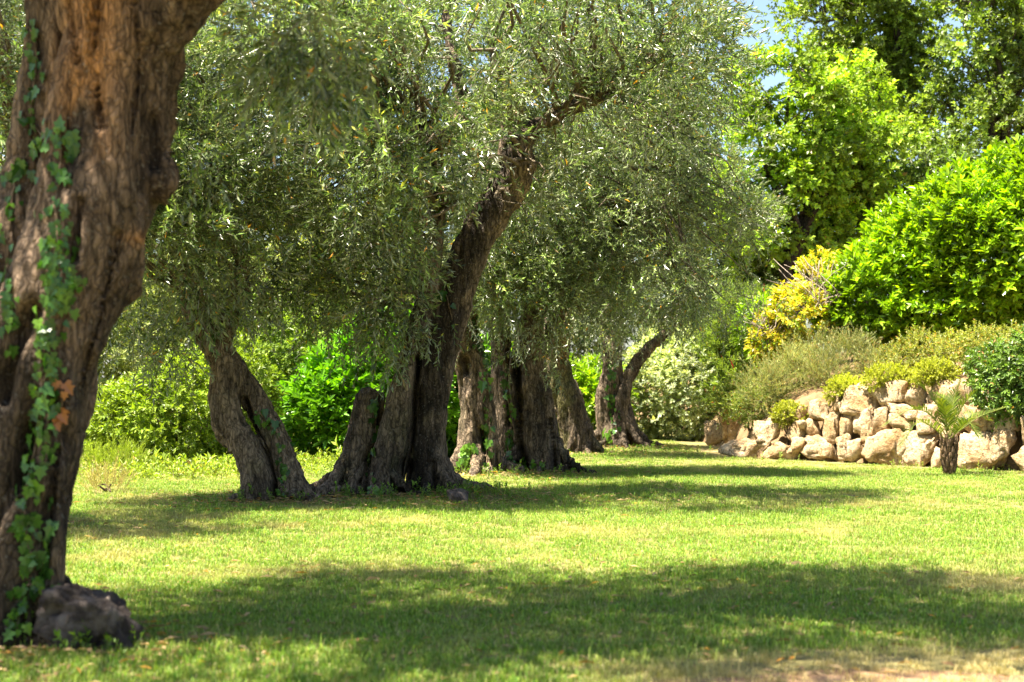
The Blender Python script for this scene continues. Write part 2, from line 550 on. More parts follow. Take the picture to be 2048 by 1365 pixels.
def foliage_mesh(name, rng, sprigs, pos, dirs, ups, scl, c1, c2, bright=0.22, odd=None, twigc=(0.16, 0.12, 0.07), origin=(0, 0, 0), tone=None):
    Vo, Fo, Co, nv = [], [], [], 0
    which = rng.integers(0, len(sprigs), len(pos))
    for k, sp in enumerate(sprigs):
        m = which == k
        N = int(m.sum())
        if N == 0:
            continue
        R = frame(dirs[m], ups[m])
        V = np.einsum('nij,vj->nvi', R, sp.V) * scl[m][:, None, None] + pos[m][:, None, :]
        C = leaf_cols(rng, (N, sp.n), c1, c2, bright, odd)
        if tone is not None:
            C = C * tone[m][:, None, None]
        C[:, 0, :] = np.array(twigc)
        C = C[:, sp.id, :]
        Fc = sp.F[None] + (np.arange(N) * len(sp.V))[:, None, None] + nv
        Vo.append(V.reshape(-1, 3)); Co.append(C.reshape(-1, 3)); Fo.append(Fc.reshape(-1, sp.F.shape[1]))
        nv += N * len(sp.V)
    return mesh_np(name, np.vstack(Vo) - np.array(origin), np.vstack(Fo), np.vstack(Co))

def rand_dir(rng, n):
    v = rng.normal(0, 1, (n, 3))
    return v / np.linalg.norm(v, axis=1, keepdims=True)

def crown_points(rng, lobes, ncl, per, clr, shell=0.45, lower=-0.75, hollow=0.15):
    """clusters spread through a union of ellipsoids; lobes = (center, radii)"""
    C = np.array([l[0] for l in lobes], float); Rr = np.array([l[1] for l in lobes], float)
    w = (Rr.prod(axis=1)) ** 0.66
    li = rng.choice(len(lobes), ncl * 4, p=w / w.sum())
    d = rand_dir(rng, ncl * 4)
    r = rng.random(ncl * 4) ** shell
    p = C[li] + d * Rr[li] * r[:, None]
    keep = (d[:, 2] > lower) | (r < 0.6)
    # thin out what lies deep inside other lobes
    q = np.min(np.linalg.norm((p[:, None] - C[None]) / Rr[None], axis=2), axis=1)
    keep &= (q > hollow) & ((q > 0.55) | (rng.random(len(p)) < 0.45))
    keep &= vnoise(p * 1.25, int(rng.integers(1000))) > -0.15
    idx = np.nonzero(keep)[0][:ncl]
    cc = p[idx]; cd = d[idx]
    n = len(cc)
    ci = np.repeat(np.arange(n), per)
    sd = rand_dir(rng, n * per)
    cr = clr * np.exp(rng.normal(0, 0.3, n))[ci]
    pos = cc[ci] + sd * (cr * rng.random(n * per) ** 0.5)[:, None] * np.array([1, 1, 0.75])
    out = sd * 0.7 + cd[ci] * 0.5 + rng.normal(0, 0.3, (n * per, 3))
    tone = np.exp(rng.normal(0, 0.36, n))[ci]
    return cc, pos, out, tone

def shell_points(rng, lobes, dens, jitter=0.25, zmin=None, wild=0.10):
    """points on the skin of a union of ellipsoids: for clipped shrubs"""
    P_, D_ = [], []
    C = np.array([l[0] for l in lobes], float); Rr = np.array([l[1] for l in lobes], float)
    for c, r in zip(C, Rr):
        n = int(dens * 4 * math.pi * ((r[0] * r[1]) ** 1.6 / 3 + (r[0] * r[2]) ** 1.6 / 3 + (r[1] * r[2]) ** 1.6 / 3) ** (1 / 1.6))
        d = rand_dir(rng, n)
        k = 1 - np.abs(rng.normal(0, jitter, n))
        k += wild * fbm(d * 3.0 + c, 3, 2)
        P_.append(c + d * r * k[:, None]); D_.append(d / r / np.linalg.norm(d / r, axis=1, keepdims=True))
    p = np.vstack(P_); d = np.vstack(D_)
    q = np.min(np.linalg.norm((p[:, None] - C[None]) / Rr[None], axis=2), axis=1)
    keep = q > 0.42
    if zmin is not None:
        keep &= p[:, 2] > zmin(p[:, 0], p[:, 1])
    return p[keep], d[keep]

def branch_bag(rng, bag, a, b, r0, r1, wob=0.12, seg=6, sides=5, sag=0.0):
    t = np.linspace(0, 1, seg)[:, None]
    L = np.linalg.norm(b - a)
    path = a * (1 - t) + b * t
    off = rng.normal(0, wob * L, (2, 3))
    path = path + np.sin(t * math.pi) * off[0] * 0.6 + np.sin(t * 2 * math.pi) * off[1] * 0.35
    path[:, 2] -= (np.sin(t * math.pi) * sag * L)[:, 0]
    bag.add(*tube(path, r0 + (r1 - r0) * t[:, 0], sides))

# ------------------------------------------------------------------ trunks
def remesh(me, voxel):
    o = bpy.data.objects.new('work', me)
    COL.objects.link(o)
    md = o.modifiers.new('remesh', 'REMESH')
    md.mode = 'VOXEL'
    md.voxel_size = voxel
    dg = bpy.context.evaluated_depsgraph_get()
    e = o.evaluated_get(dg)
    m2 = e.to_mesh()
    n = len(m2.vertices)
    V = np.empty(n * 3, dtype=np.float32); m2.vertices.foreach_get('co', V)
    Nn = np.empty(n * 3, dtype=np.float32); m2.vertices.foreach_get('normal', Nn)
    nf = len(m2.polygons)
    lt = np.empty(nf, dtype=np.int32); m2.polygons.foreach_get('loop_total', lt)
    vi = np.empty(len(m2.loops), dtype=np.int32); m2.loops.foreach_get('vertex_index', vi)
    assert (lt == 4).all()
    e.to_mesh_clear()
    bpy.data.objects.remove(o)
    return V.reshape(-1, 3).astype(float), Nn.reshape(-1, 3).astype(float), vi.reshape(-1, 4)

def relax(V, Fc, it=2, k=0.5):
    for _ in range(it):
        S = np.zeros_like(V); c = np.zeros(len(V))
        for a, b in ((0, 1), (1, 2), (2, 3), (3, 0)):
            np.add.at(S, Fc[:, a], V[Fc[:, b]]); np.add.at(S, Fc[:, b], V[Fc[:, a]])
            np.add.at(c, Fc[:, a], 1); np.add.at(c, Fc[:, b], 1)
        V = V + k * (S / c[:, None] - V)
    return V

def normals(V, Fc):
    n = np.cross(V[Fc[:, 2]] - V[Fc[:, 0]], V[Fc[:, 3]] - V[Fc[:, 1]])
    N = np.zeros_like(V)
    for k in range(4):
        np.add.at(N, Fc[:, k], n)
    return N / (np.linalg.norm(N, axis=1, keepdims=True) + 1e-9)

def make_trunk(name, seed, stems, d, base, voxel=0.03, roots=(), flute=0.05, paint=None, mat=None, parent=None, darkness=0.5, bark=((0.045, 0.032, 0.021), (0.245, 0.182, 0.125)), fl_scale=7.0, carve=()):
    """stems: list of [(px,py,r_px,depth offset), ...] at distance d; merged into one skin"""
    rng = np.random.default_rng(seed)
    bag = Bag()
    out = []
    for st in stems:
        pts = np.array([np.append(P(a, b, d + e), r / F * d) for (a, b, r, e) in st])
        sm = catmull(pts, 7)
        sm[:, 3] *= 1 + 0.05 * np.sin(np.linspace(0, 9, len(sm)) + rng.uniform(0, 6))
        if len(sm) > 3 and pts[0, 2] < 0.4:
            sm = np.vstack([sm[0] + np.array([0, 0, -0.35, 0.02]), sm])
        bag.add(*tube(sm[:, :3], sm[:, 3], 12))
        out.append(sm)
    for (ax, ay, az_, bx, by, r0, r1) in roots:      # relative to base, metres
        a = np.array([base[0] + ax, base[1] + ay, az_ + base[2]])
        b = np.array([base[0] + bx, base[1] + by, float(gz(base[0] + bx, base[1] + by)) + 0.015])
        mid = a * 0.5 + b * 0.5; mid[2] = b[2] + (a[2] - b[2]) * 0.27
        sm = catmull(np.array([a, mid, b, b + (b - mid) * 0.5 + np.array([0, 0, -0.10])]), 6)
        t = np.linspace(0, 1, len(sm))
        bag.add(*tube(sm, r0 + (r1 - r0) * t, 9))
    me = bag.mesh('work')
    V, N, Fc = remesh(me, voxel)
    bpy.data.meshes.remove(me)
    V = relax(V, Fc, 2)
    N = normals(V, Fc)
    q = V * np.array([fl_scale, fl_scale, fl_scale * 0.13]) + 0.7 * np.stack([vnoise(V * 1.3, seed + 5)] * 3, -1)
    rid = 1 - 2 * np.abs(vnoise(q, seed))                      # long flutes
    rid2 = 1 - 2 * np.abs(vnoise(q * np.array([2.3, 2.3, 2.2]), seed + 3))
    fine = 0.7 - 2 * np.abs(vnoise(V * np.array([24, 24, 5.0]), seed + 9)) + 0.6 * fbm(V * np.array([40, 40, 14.0]), seed + 19, 2)
    lump = fbm(V * np.array([3.2, 3.2, 1.6]), seed + 21, 2)
    V = V + N * (flute * rid + 0.4 * flute * rid2 + 0.011 * fine + 0.035 * lump)[:, None]
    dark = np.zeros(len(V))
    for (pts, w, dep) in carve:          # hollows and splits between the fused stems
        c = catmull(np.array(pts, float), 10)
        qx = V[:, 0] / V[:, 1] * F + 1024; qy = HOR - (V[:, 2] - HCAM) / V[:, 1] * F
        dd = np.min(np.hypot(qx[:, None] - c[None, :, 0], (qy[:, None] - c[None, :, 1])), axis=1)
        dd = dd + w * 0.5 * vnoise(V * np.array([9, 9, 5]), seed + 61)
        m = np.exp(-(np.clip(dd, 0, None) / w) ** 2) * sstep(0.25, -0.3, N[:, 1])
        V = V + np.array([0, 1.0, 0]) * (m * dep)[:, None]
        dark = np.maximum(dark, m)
    N = normals(V, Fc)
    # bark colour: grey brown, dark in patches of old black lichen, mossy towards the weather side
    t = np.clip(0.5 + 1.0 * fbm(V * np.array([4, 4, 1.2]), seed + 31, 3) + 0.35 * rid + 0.25 * fine, 0, 1)[:, None]
    col = np.array(bark[0]) * (1 - t) + np.array(bark[1]) * t
    dk = sstep(0.02, 0.30, fbm(V * np.array([1.7, 1.7, 0.9]) + 40, seed + 41, 4))[:, None] * darkness
    col = col * (1 - dk) + np.array([0.022, 0.018, 0.013]) * dk
    ms = (sstep(0.12, 0.4, fbm(V * 2.3 + 90, seed + 51, 3)) * sstep(2.2, 0.4, V[:, 2]))[:, None] * 0.35
    col = col * (1 - ms) + np.array([0.055, 0.065, 0.02]) * ms
    rot = (dark * 0.7)[:, None]          # darker brown inside the carved hollows and splits
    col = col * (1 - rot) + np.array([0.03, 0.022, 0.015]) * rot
    if paint is not None:
        col = paint(V, N, col, rid, seed)
    org = np.array(base)
    me = mesh_np('trunk', V - org, Fc, col, smooth=True)
    o = link('trunk', me, mat or M_BARK, parent)
    tree = BVHTree.FromPolygons([tuple(v) for v in V], [tuple(int(i) for i in f) for f in Fc])
    return o, out, tree

def ring_roots(rng, n, r_in, r_out, h, thick, cx=0.0, cy=0.0, lo=0, hi=2 * math.pi, ell=0.8):
    out = []
    for i in range(n):
        a = lo + (hi - lo) * (i + 0.5) / n + rng.normal(0, 0.18)
        f = np.exp(rng.normal(0, 0.22))
        hh = h * np.exp(rng.normal(0, 0.25))
        out.append((cx + r_in * math.cos(a), cy + ell * r_in * math.sin(a), hh, cx + r_out * f * math.cos(a), cy + ell * r_out * f * math.sin(a), thick, thick * 0.35))
    return out

def sroots(rng, base, px, d, n, r, h, reach, thick, lo=0.0, hi=2 * math.pi):
    cx = (px - 1024.0) / F * d - base[0]
    return ring_roots(rng, n, r * 0.45, r + reach, h, thick, cx, d - base[1], lo, hi, 0.85)

OL_C1, OL_C2 = (0.022, 0.056, 0.012), (0.205, 0.262, 0.085)
OL_ODD = [((0.60, 0.27, 0.02), 0.010), ((0.42, 0.42, 0.07), 0.03)]
rs = np.random.default_rng(7)
SP_OLIVE = [Sprig(rs, 18, 0.36, leaf_tri, 0.068, 0.0165, 'pairs', dr, 52, twig=0.0025) for dr in (0.1, 0.25, 0.4, 0.2)]
SP_OLIVE_S = [Sprig(rs, 14, 0.30, leaf_tri, 0.075, 0.020, 'pairs', dr, 52, twig=0.003) for dr in (0.1, 0.3, 0.2)]

def olive_crown(root, org, seed, lobes, ncl, per, clr, sticks, sprigs=SP_OLIVE, droop=0.12, c1=OL_C1, c2=OL_C2, hang=(), lower=-0.8, shell=0.45, scl=1.0, nbr=0.5, clear=(), dclear=0.0):
    rng = np.random.default_rng(seed)
    cc, pos, out, tone = crown_points(rng, lobes, ncl, per, clr, shell, lower)
    if len(clear):      # open spots on this side of the limbs
        qx = pos[:, 0] / pos[:, 1] * F + 1024; qy = HOR - (pos[:, 2] - HCAM) / pos[:, 1] * F
        bad = np.zeros(len(pos), bool)
        for (a, b, r) in clear:
            bad |= ((qx - a) ** 2 + (qy - b) ** 2 < r * r)
        ok = ~(bad & (pos[:, 1] < dclear) & (rng.random(len(pos)) < 0.96))
        pos, out, tone = pos[ok], out[ok], tone[ok]
    # hanging curtains: strands of twigs below a point
    for (p, w, L, n) in hang:
        t = rng.random(n)
        s = rng.normal(0, 1, (n, 3)) * np.array([w, w, 0.05])
        hp = np.array(p) + s + np.stack([0 * t, 0 * t, -L * t * np.exp(rng.normal(0, 0.15, n))], -1)
        pos = np.vstack([pos, hp]); out = np.vstack([out, rng.normal(0, 0.35, (n, 3)) + np.array([0, 0, -0.5])]); tone = np.concatenate([tone, np.exp(rng.normal(0, 0.1, n))])
    out = out + np.array([0, 0, -droop]) * rng.random((len(out), 1)) * 1.6
    ups = np.array([0, 0, 1.0]) + rng.normal(0, 0.7, (len(out), 3))
    s = scl * np.exp(rng.normal(0, 0.18, len(pos)))
    me = foliage_mesh('crown', rng, sprigs, pos, out, ups, s, c1, c2, 0.34, OL_ODD, (0.14, 0.115, 0.075), org, tone)
    o = link('crown', me, M_OLIVE, root)
    o['kind'] = 'stuff'
    bag = Bag()
    S = np.vstack([st[len(st) // 3:] for st in sticks])
    for c in cc[rng.random(len(cc)) < nbr]:
        dd = np.linalg.norm((S[:, :3] - c) * np.array([1, 1, 0.8]), axis=1)
        j = int(np.argmin(dd + rng.random(len(dd)) * 0.5))
        L = dd[j]
        if L < 0.25:
            continue
        branch_bag(rng, bag, S[j, :3], c, min(0.012 + 0.011 * L, 0.04), 0.006, 0.13, 6, 5, -0.05)
    me = bag.mesh('branches')
    V = np.empty(len(me.vertices) * 3, dtype=np.float32); me.vertices.foreach_get('co', V); V = V.reshape(-1, 3) - np.array(org)
    me.vertices.foreach_set('co', V.ravel().astype(np.float32))
    add_col(me, np.tile(np.array([[0.17, 0.135, 0.09]]), (len(V), 1)))
    b = link('branches', me, M_TWIG, root)
    b['kind'] = 'stuff'
    return o

OLG = 'old olive trees on the lawn'
def tree_root(key, label):
    x, y, h, r = TREE_XY[key]
    org = (x, y, float(gz(x, y)))
    return thing('olive_tree', label, 'tree', org, OLG), org

def lob(px, py, d, rx, ry, rz):
    """ellipsoid centred at photo pixel px,py at distance d; rx, rz in pixels, ry in metres"""
    return (P(px, py, d), (rx / F * d, ry, rz / F * d))

# ---- nearest olive, left edge
rng = np.random.default_rng(11)
R1, O1 = tree_root('near', 'huge ivy-clad olive tree with twisted trunk cut by the left edge')
def paint_near(V, N, col, rid, seed):
    px = V[:, 0] / V[:, 1] * F + 1024; py = HOR - (V[:, 2] - HCAM) / V[:, 1] * F
    c0 = 165 + 0.06 * (300 - py)
    w = np.exp(-((px - c0) / 62) ** 2) * sstep(430, 120, py + 60 * vnoise(V * 5, 3)) * sstep(-0.35, 0.25, rid + 0.5 * vnoise(V * np.array([14, 14, 1.5]), 8))
    w = np.clip(w + 0.7 * np.exp(-((px - 285) / 40) ** 2 - ((py - 478) / 14) ** 2), 0, 1)[:, None]
    return col * (1 - w) + np.array([0.36, 0.175, 0.065]) * w
d1 = TREE_XY['near'][1]
t1, st1, bv1 = make_trunk('trunk', 101, [
    [(-25, 1290, 140, 0), (-10, 1120, 118, 0), (28, 900, 118, 0), (92, 680, 114, 0), (168, 480, 108, 0), (212, 300, 108, 0.05), (238, 130, 108, 0.1), (285, -60, 105, 0.1), (360, -220, 80, 0.2), (520, -330, 60, 0.6), (760, -420, 45, 0.9)],
    [(-90, 1250, 110, 0.2), (-80, 950, 95, 0.3), (-45, 650, 88, 0.35), (60, 380, 58, 0.4), (102, 150, 50, 0.4), (100, -50, 48, 0.4), (40, -260, 45, 0.5), (-60, -420, 35, 0.6)],
    [(60, 1230, 58, -0.25), (68, 1050, 46, -0.25), (92, 880, 38, -0.2), (130, 700, 38, -0.15)],
    [(328, 345, 26, 0.0), (262, 365, 48, 0.0)],
    [(250, 80, 70, 0.0), (330, 10, 55, -0.1), (420, -90, 48, -0.3), (560, -190, 40, -0.8)],
    [(200, 50, 60, 0.1), (190, -120, 55, 0.2), (170, -320, 42, 0.4)],
], TREE_XY['near'][1], O1, 0.026, sroots(rng, O1, -20, d1, 9, 0.37, 0.5, 0.08, 0.09), 0.062, paint_near, M_BARK_NEAR, R1, 0.6, ((0.042, 0.028, 0.018), (0.205, 0.142, 0.094)), 6.0, [([(212, 770), (185, 850), (165, 930), (150, 1040)], 9, .14), ([(155, 400), (148, 450), (142, 520)], 7, .12), ([(60, 620), (20, 720), (0, 800)], 14, .15), ([(300, 240), (305, 330)], 12, .08), ([(130, 0), (140, 60), (150, 120)], 7, .08), ([(60, 860), (40, 1000)], 8, .1), ([(250, 660), (230, 700)], 7, .08), ([(188, -20), (183, 120), (200, 250)], 7, .10), ([(262, 0), (268, 140), (252, 260)], 8, .10), ([(232, 470), (190, 640), (150, 800)], 7, .10), ([(110, 900), (95, 1050), (85, 1150)], 8, .12)])
d1 = TREE_XY['near'][1]
olive_crown(R1, O1, 12, [
    ((-3.1, 9.8, 5.6), (2.2, 2.2, 1.0)), ((-1.3, 9.3, 5.7), (1.9, 2.0, 0.9)), ((0.2, 10.2, 5.8), (1.6, 1.7, 0.75)), ((1.5, 9.8, 5.8), (1.2, 1.4, 0.7)), ((-2.1, 9.8, 6.4), (2.4, 2.2, 0.8)),
    ((-3.4, 7.7, 5.7), (1.9, 1.3, 0.8)), ((-1.2, 7.9, 5.8), (1.7, 1.2, 0.7)), ((0.5, 8.3, 5.9), (1.3, 1.0, 0.6)),
    lob(640, 0, 9.6, 110, 0.4, 70), lob(810, -10, 9.8, 90, 0.3, 40)],
    640, 13, 0.38, st1, droop=0.3, scl=1.1, hang=[(P(640, 50, 9.5), 0.16, 0.34, 70), (P(560, 20, 9.6), 0.16, 0.28, 30), (P(420, 280, 9.4), 0.06, 0.15, 5)])

# ---- slim leaning olive
rng = np.random.default_rng(21)
R2, O2 = tree_root('slim', 'slim crooked olive tree with two leaning stems')
d2 = TREE_XY['slim'][1]
t2, st2, bv2 = make_trunk('trunk', 202, [
    [(523, 1005, 33, 0), (515, 940, 30, 0), (490, 893, 30, 0), (460, 853, 32, 0), (448, 800, 28, 0), (447, 735, 26, 0), (423, 680, 25, 0), (396, 640, 22, 0.05), (380, 570, 18, 0.2), (395, 480, 14, 0.4), (360, 380, 11, 0.6), (330, 270, 8, .8)],
    [(592, 1003, 28, 0.15), (571, 926, 24, 0.15), (537, 853, 25, 0.2), (504, 790, 21, 0.2), (472, 740, 19, 0.15), (440, 690, 18, 0.1)],
    [(432, 720, 24, 0), (452, 650, 18, 0), (478, 585, 15, 0.1), (480, 520, 12, 0.2), (450, 420, 10, 0.3), (470, 300, 7, .4)],
], d2, O2, 0.024, sroots(rng, O2, 523, d2, 6, 0.17, 0.2, 0.22, 0.045) + sroots(rng, O2, 600, d2 + .15, 5, 0.13, 0.16, 0.2, 0.04), 0.034, None, None, R2, 0.6, fl_scale=10, carve=[([(490, 800), (512, 860), (540, 930), (553, 990)], 5, .25)])
olive_crown(R2, O2, 22, [lob(400, 330, d2 - .6, 190, 1.3, 210), lob(330, 480, d2 - .6, 150, 1.1, 130), lob(470, 470, d2 - .4, 110, 1.0, 110), lob(300, 200, d2 - .6, 260, 1.6, 160), lob(200, 420, d2 - .5, 180, 1.2, 180), lob(150, 120, d2 - .5, 250, 1.6, 160)],
    270, 13, 0.33, st2, scl=1.2, hang=[(P(420, 570, d2 - .2), .45, .4, 120), (P(330, 610, d2 - .1), .35, .7, 110), (P(500, 540, d2), .25, .35, 40)])

# ---- middle olive, main subject
rng = np.random.default_rng(31)
R3, O3 = tree_root('mid', 'massive middle olive tree with hollow multi-stemmed trunk and flared roots')
d3 = TREE_XY['mid'][1]
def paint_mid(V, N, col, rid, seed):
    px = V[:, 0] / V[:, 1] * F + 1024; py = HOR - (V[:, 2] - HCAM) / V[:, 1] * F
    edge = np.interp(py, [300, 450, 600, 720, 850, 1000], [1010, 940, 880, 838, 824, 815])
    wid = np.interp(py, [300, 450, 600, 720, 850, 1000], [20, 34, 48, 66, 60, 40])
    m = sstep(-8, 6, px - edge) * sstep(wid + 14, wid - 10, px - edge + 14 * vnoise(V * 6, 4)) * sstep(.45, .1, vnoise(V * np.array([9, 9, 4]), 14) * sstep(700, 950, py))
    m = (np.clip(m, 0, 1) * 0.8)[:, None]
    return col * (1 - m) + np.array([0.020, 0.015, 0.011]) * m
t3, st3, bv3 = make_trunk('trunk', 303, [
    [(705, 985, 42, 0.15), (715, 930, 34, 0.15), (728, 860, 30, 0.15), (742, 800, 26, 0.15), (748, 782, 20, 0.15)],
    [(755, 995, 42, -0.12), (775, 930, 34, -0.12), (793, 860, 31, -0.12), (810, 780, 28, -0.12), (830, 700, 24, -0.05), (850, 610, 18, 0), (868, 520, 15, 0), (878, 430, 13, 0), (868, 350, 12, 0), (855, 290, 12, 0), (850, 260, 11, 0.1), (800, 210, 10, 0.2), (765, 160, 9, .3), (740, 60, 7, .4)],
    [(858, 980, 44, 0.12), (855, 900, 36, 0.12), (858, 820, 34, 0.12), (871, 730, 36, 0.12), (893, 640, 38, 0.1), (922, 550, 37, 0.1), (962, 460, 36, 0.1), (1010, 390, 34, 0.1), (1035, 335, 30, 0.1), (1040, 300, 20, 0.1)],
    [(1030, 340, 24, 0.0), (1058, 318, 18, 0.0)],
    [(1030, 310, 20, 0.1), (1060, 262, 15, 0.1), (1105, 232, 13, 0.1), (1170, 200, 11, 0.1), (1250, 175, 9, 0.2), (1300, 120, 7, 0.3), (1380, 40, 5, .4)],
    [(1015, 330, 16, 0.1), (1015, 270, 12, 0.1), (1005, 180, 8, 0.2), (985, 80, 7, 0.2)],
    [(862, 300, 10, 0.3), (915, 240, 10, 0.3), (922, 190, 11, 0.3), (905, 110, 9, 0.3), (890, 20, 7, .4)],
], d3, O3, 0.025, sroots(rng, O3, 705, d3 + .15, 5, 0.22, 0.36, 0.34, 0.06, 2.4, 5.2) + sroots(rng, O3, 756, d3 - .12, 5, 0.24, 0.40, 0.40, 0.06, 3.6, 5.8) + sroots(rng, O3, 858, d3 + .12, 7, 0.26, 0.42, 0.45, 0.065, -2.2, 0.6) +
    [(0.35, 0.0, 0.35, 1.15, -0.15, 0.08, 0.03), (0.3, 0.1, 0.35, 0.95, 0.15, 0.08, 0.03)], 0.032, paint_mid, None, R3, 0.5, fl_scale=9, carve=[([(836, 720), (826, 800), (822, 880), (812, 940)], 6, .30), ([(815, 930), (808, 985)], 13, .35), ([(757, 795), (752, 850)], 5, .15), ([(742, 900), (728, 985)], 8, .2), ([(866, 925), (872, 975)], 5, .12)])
olive_crown(R3, O3, 32, [lob(870, 250, d3 - 1.0, 300, 2.4, 240), lob(700, 400, d3 - 1.1, 210, 2.0, 190), lob(1130, 180, d3 - .5, 280, 1.7, 190), lob(1000, 60, d3 - .8, 420, 2.6, 200), lob(620, 180, d3 - 1.0, 230, 2.0, 230), lob(760, 520, d3 - .3, 140, 1.0, 110), lob(1320, 120, d3 - .2, 150, 1.2, 130), lob(560, 520, d3 - .2, 110, .8, 110)],
    500, 13, 0.33, st3[1:], scl=1.25, dclear=d3 + .05, clear=[(1030, 330, 75), (990, 400, 75), (940, 500, 85), (905, 590, 80), (880, 670, 75), (1070, 255, 55), (1120, 225, 48), (1180, 200, 40), (905, 160, 55), (810, 215, 50), (770, 175, 38), (872, 440, 45), (870, 360, 40), (850, 290, 40)], hang=[(P(750, 590, d3 - .3), .36, .65, 170), (P(680, 540, d3 - .2), .3, .5, 70), (P(800, 590, d3 - .6), .14, .4, 24), (P(600, 480, d3), .3, .4, 40)])

# ---- third olive (dry wood, ivy)
rng = np.random.default_rng(41)
R4, O4 = tree_root('third', 'pale split-trunk olive tree with dry wood just right of the middle tree')
d4 = TREE_XY['third'][1]
def paint_dry(V, N, col, rid, seed):
    w = (sstep(0.0, 0.35, fbm(V * np.array([5, 5, .8]), seed + 77, 2)) * 0.75)[:, None]
    return col * (1 - w) + np.array([0.30, 0.215, 0.135]) * w
t4, st4, bv4 = make_trunk('trunk', 404, [
    [(955, 950, 38, 0), (955, 880, 30, 0), (950, 800, 30, 0), (940, 730, 29, 0), (925, 660, 26, 0), (935, 580, 20, 0.1), (970, 480, 15, 0.3), (1000, 380, 10, 0.5)],
    [(990, 948, 16, -0.1), (982, 880, 13, -0.1), (975, 810, 13, -0.05), (968, 750, 14, 0)],
    [(915, 930, 16, 0.1), (935, 890, 16, 0.1), (942, 840, 20, 0)],
], d4, O4, 0.028, sroots(rng, O4, 955, d4, 8, 0.28, 0.45, 0.36, 0.065), 0.04, paint_dry, None, R4, 0.35, fl_scale=9, carve=[([(965, 860), (972, 930)], 6, .25), ([(930, 720), (934, 745)], 6, .2), ([(948, 640), (945, 690)], 4, .1)])
olive_crown(R4, O4, 42, [lob(1000, 400, d4, 190, 1.6, 200), lob(1020, 540, d4 - .2, 120, 1.0, 90)], 190, 13, 0.36, st4, hang=[(P(1010, 600, d4 - .4), .4, .4, 60)])

# ---- fourth olive (thick, twin stems)
rng = np.random.default_rng(51)
R5, O5 = tree_root('fourth', 'thick dark olive tree with two fused stems beside the pale split one')
d5 = TREE_XY['fourth'][1]
t5, st5, bv5 = make_trunk('trunk', 505, [
    [(1085, 945, 50, 0), (1075, 880, 40, 0), (1065, 810, 37, 0), (1055, 740, 32, 0), (1058, 680, 26, 0), (1075, 610, 20, 0.1), (1110, 500, 15, 0.3), (1130, 400, 10, 0.5)],
    [(1025, 935, 26, 0.3), (1018, 860, 22, 0.3), (1010, 780, 22, 0.3), (1000, 700, 20, 0.3), (1000, 620, 15, 0.3), (985, 520, 10, 0.5)],
    [(1060, 730, 18, 0), (1095, 680, 12, 0.1), (1110, 640, 10, .1), (1160, 540, 8, 0.3)],
    [(1050, 905, 20, .15), (1045, 840, 18, .15), (1035, 780, 16, 0.1)],
    [(1075, 610, 16, 0.1), (1150, 560, 13, .3), (1225, 480, 12, .1), (1260, 420, 10, -.2), (1330, 330, 8, -.5), (1390, 240, 6, -.6)],
], d5, O5, 0.028, sroots(rng, O5, 1085, d5, 9, 0.36, 0.5, 0.3, 0.075), 0.042, None, None, R5, 0.75, fl_scale=9, carve=[([(1030, 690), (1038, 800), (1045, 900), (1050, 940)], 7, .30), ([(1028, 700), (1034, 745)], 5, .2), ([(1100, 840), (1110, 930)], 4, .12)])
olive_crown(R5, O5, 52, [lob(1130, 430, d5, 210, 1.7, 190), lob(1090, 530, d5 - .2, 170, 1.3, 100), lob(1180, 300, d5 - .2, 230, 1.8, 190), lob(1330, 490, d5 - .7, 190, 1.5, 150), lob(1390, 350, d5 - .6, 130, 1.4, 190), lob(1300, 220, d5 - .7, 170, 1.5, 170), lob(1420, 560, d5 - .7, 90, .9, 90), lob(1440, 450, d5 - .7, 78, .9, 115), lob(1390, 190, d5 - .7, 80, 1.0, 130)], 480, 13, 0.34, st5, c2=(0.275, 0.33, 0.14), hang=[(P(1060, 640, d5 - .6), .55, .45, 110), (P(1180, 600, d5 - .5), .4, .4, 70), (P(1350, 590, d5 + .5), .7, .35, 110), (P(1110, 700, d5 - .5), .1, .35, 14)])

# ---- fifth olive (leaning left, mossy)
rng = np.random.default_rng(61)
R6, O6 = tree_root('fifth', 'mossy olive tree with stout leaning trunk between the thick one and the farthest')
d6 = TREE_XY['fifth'][1]
def paint_moss(V, N, col, rid, seed):
    w = (sstep(-0.1, 0.3, fbm(V * 2.2, seed + 7, 3)) * 0.6)[:, None]
    return col * (1 - w) + np.array([0.12, 0.12, 0.03]) * w
t6, st6, bv6 = make_trunk('trunk', 606, [
    [(1158, 905, 32, 0), (1148, 860, 27, 0), (1138, 810, 28, 0), (1122, 760, 24, 0), (1118, 710, 18, -.3), (1130, 650, 15, -.8), (1180, 560, 12, -1), (1230, 450, 9, -1.5)],
    [(1122, 770, 20, 0), (1105, 720, 14, 0), (1090, 640, 10, .2)],
], d6, O6, 0.03, sroots(rng, O6, 1158, d6, 7, 0.3, 0.55, 0.2, 0.07), 0.036, paint_moss, None, R6, 0.4, fl_scale=9)
olive_crown(R6, O6, 62, [lob(1200, 500, d6 - 1.5, 120, 1.4, 120), lob(1180, 370, d6 - 1.5, 140, 1.4, 130)], 160, 12, 0.4, st6, SP_OLIVE_S, hang=[(P(1170, 600, d6 - 2.5), .5, .5, 60)], scl=1.1)

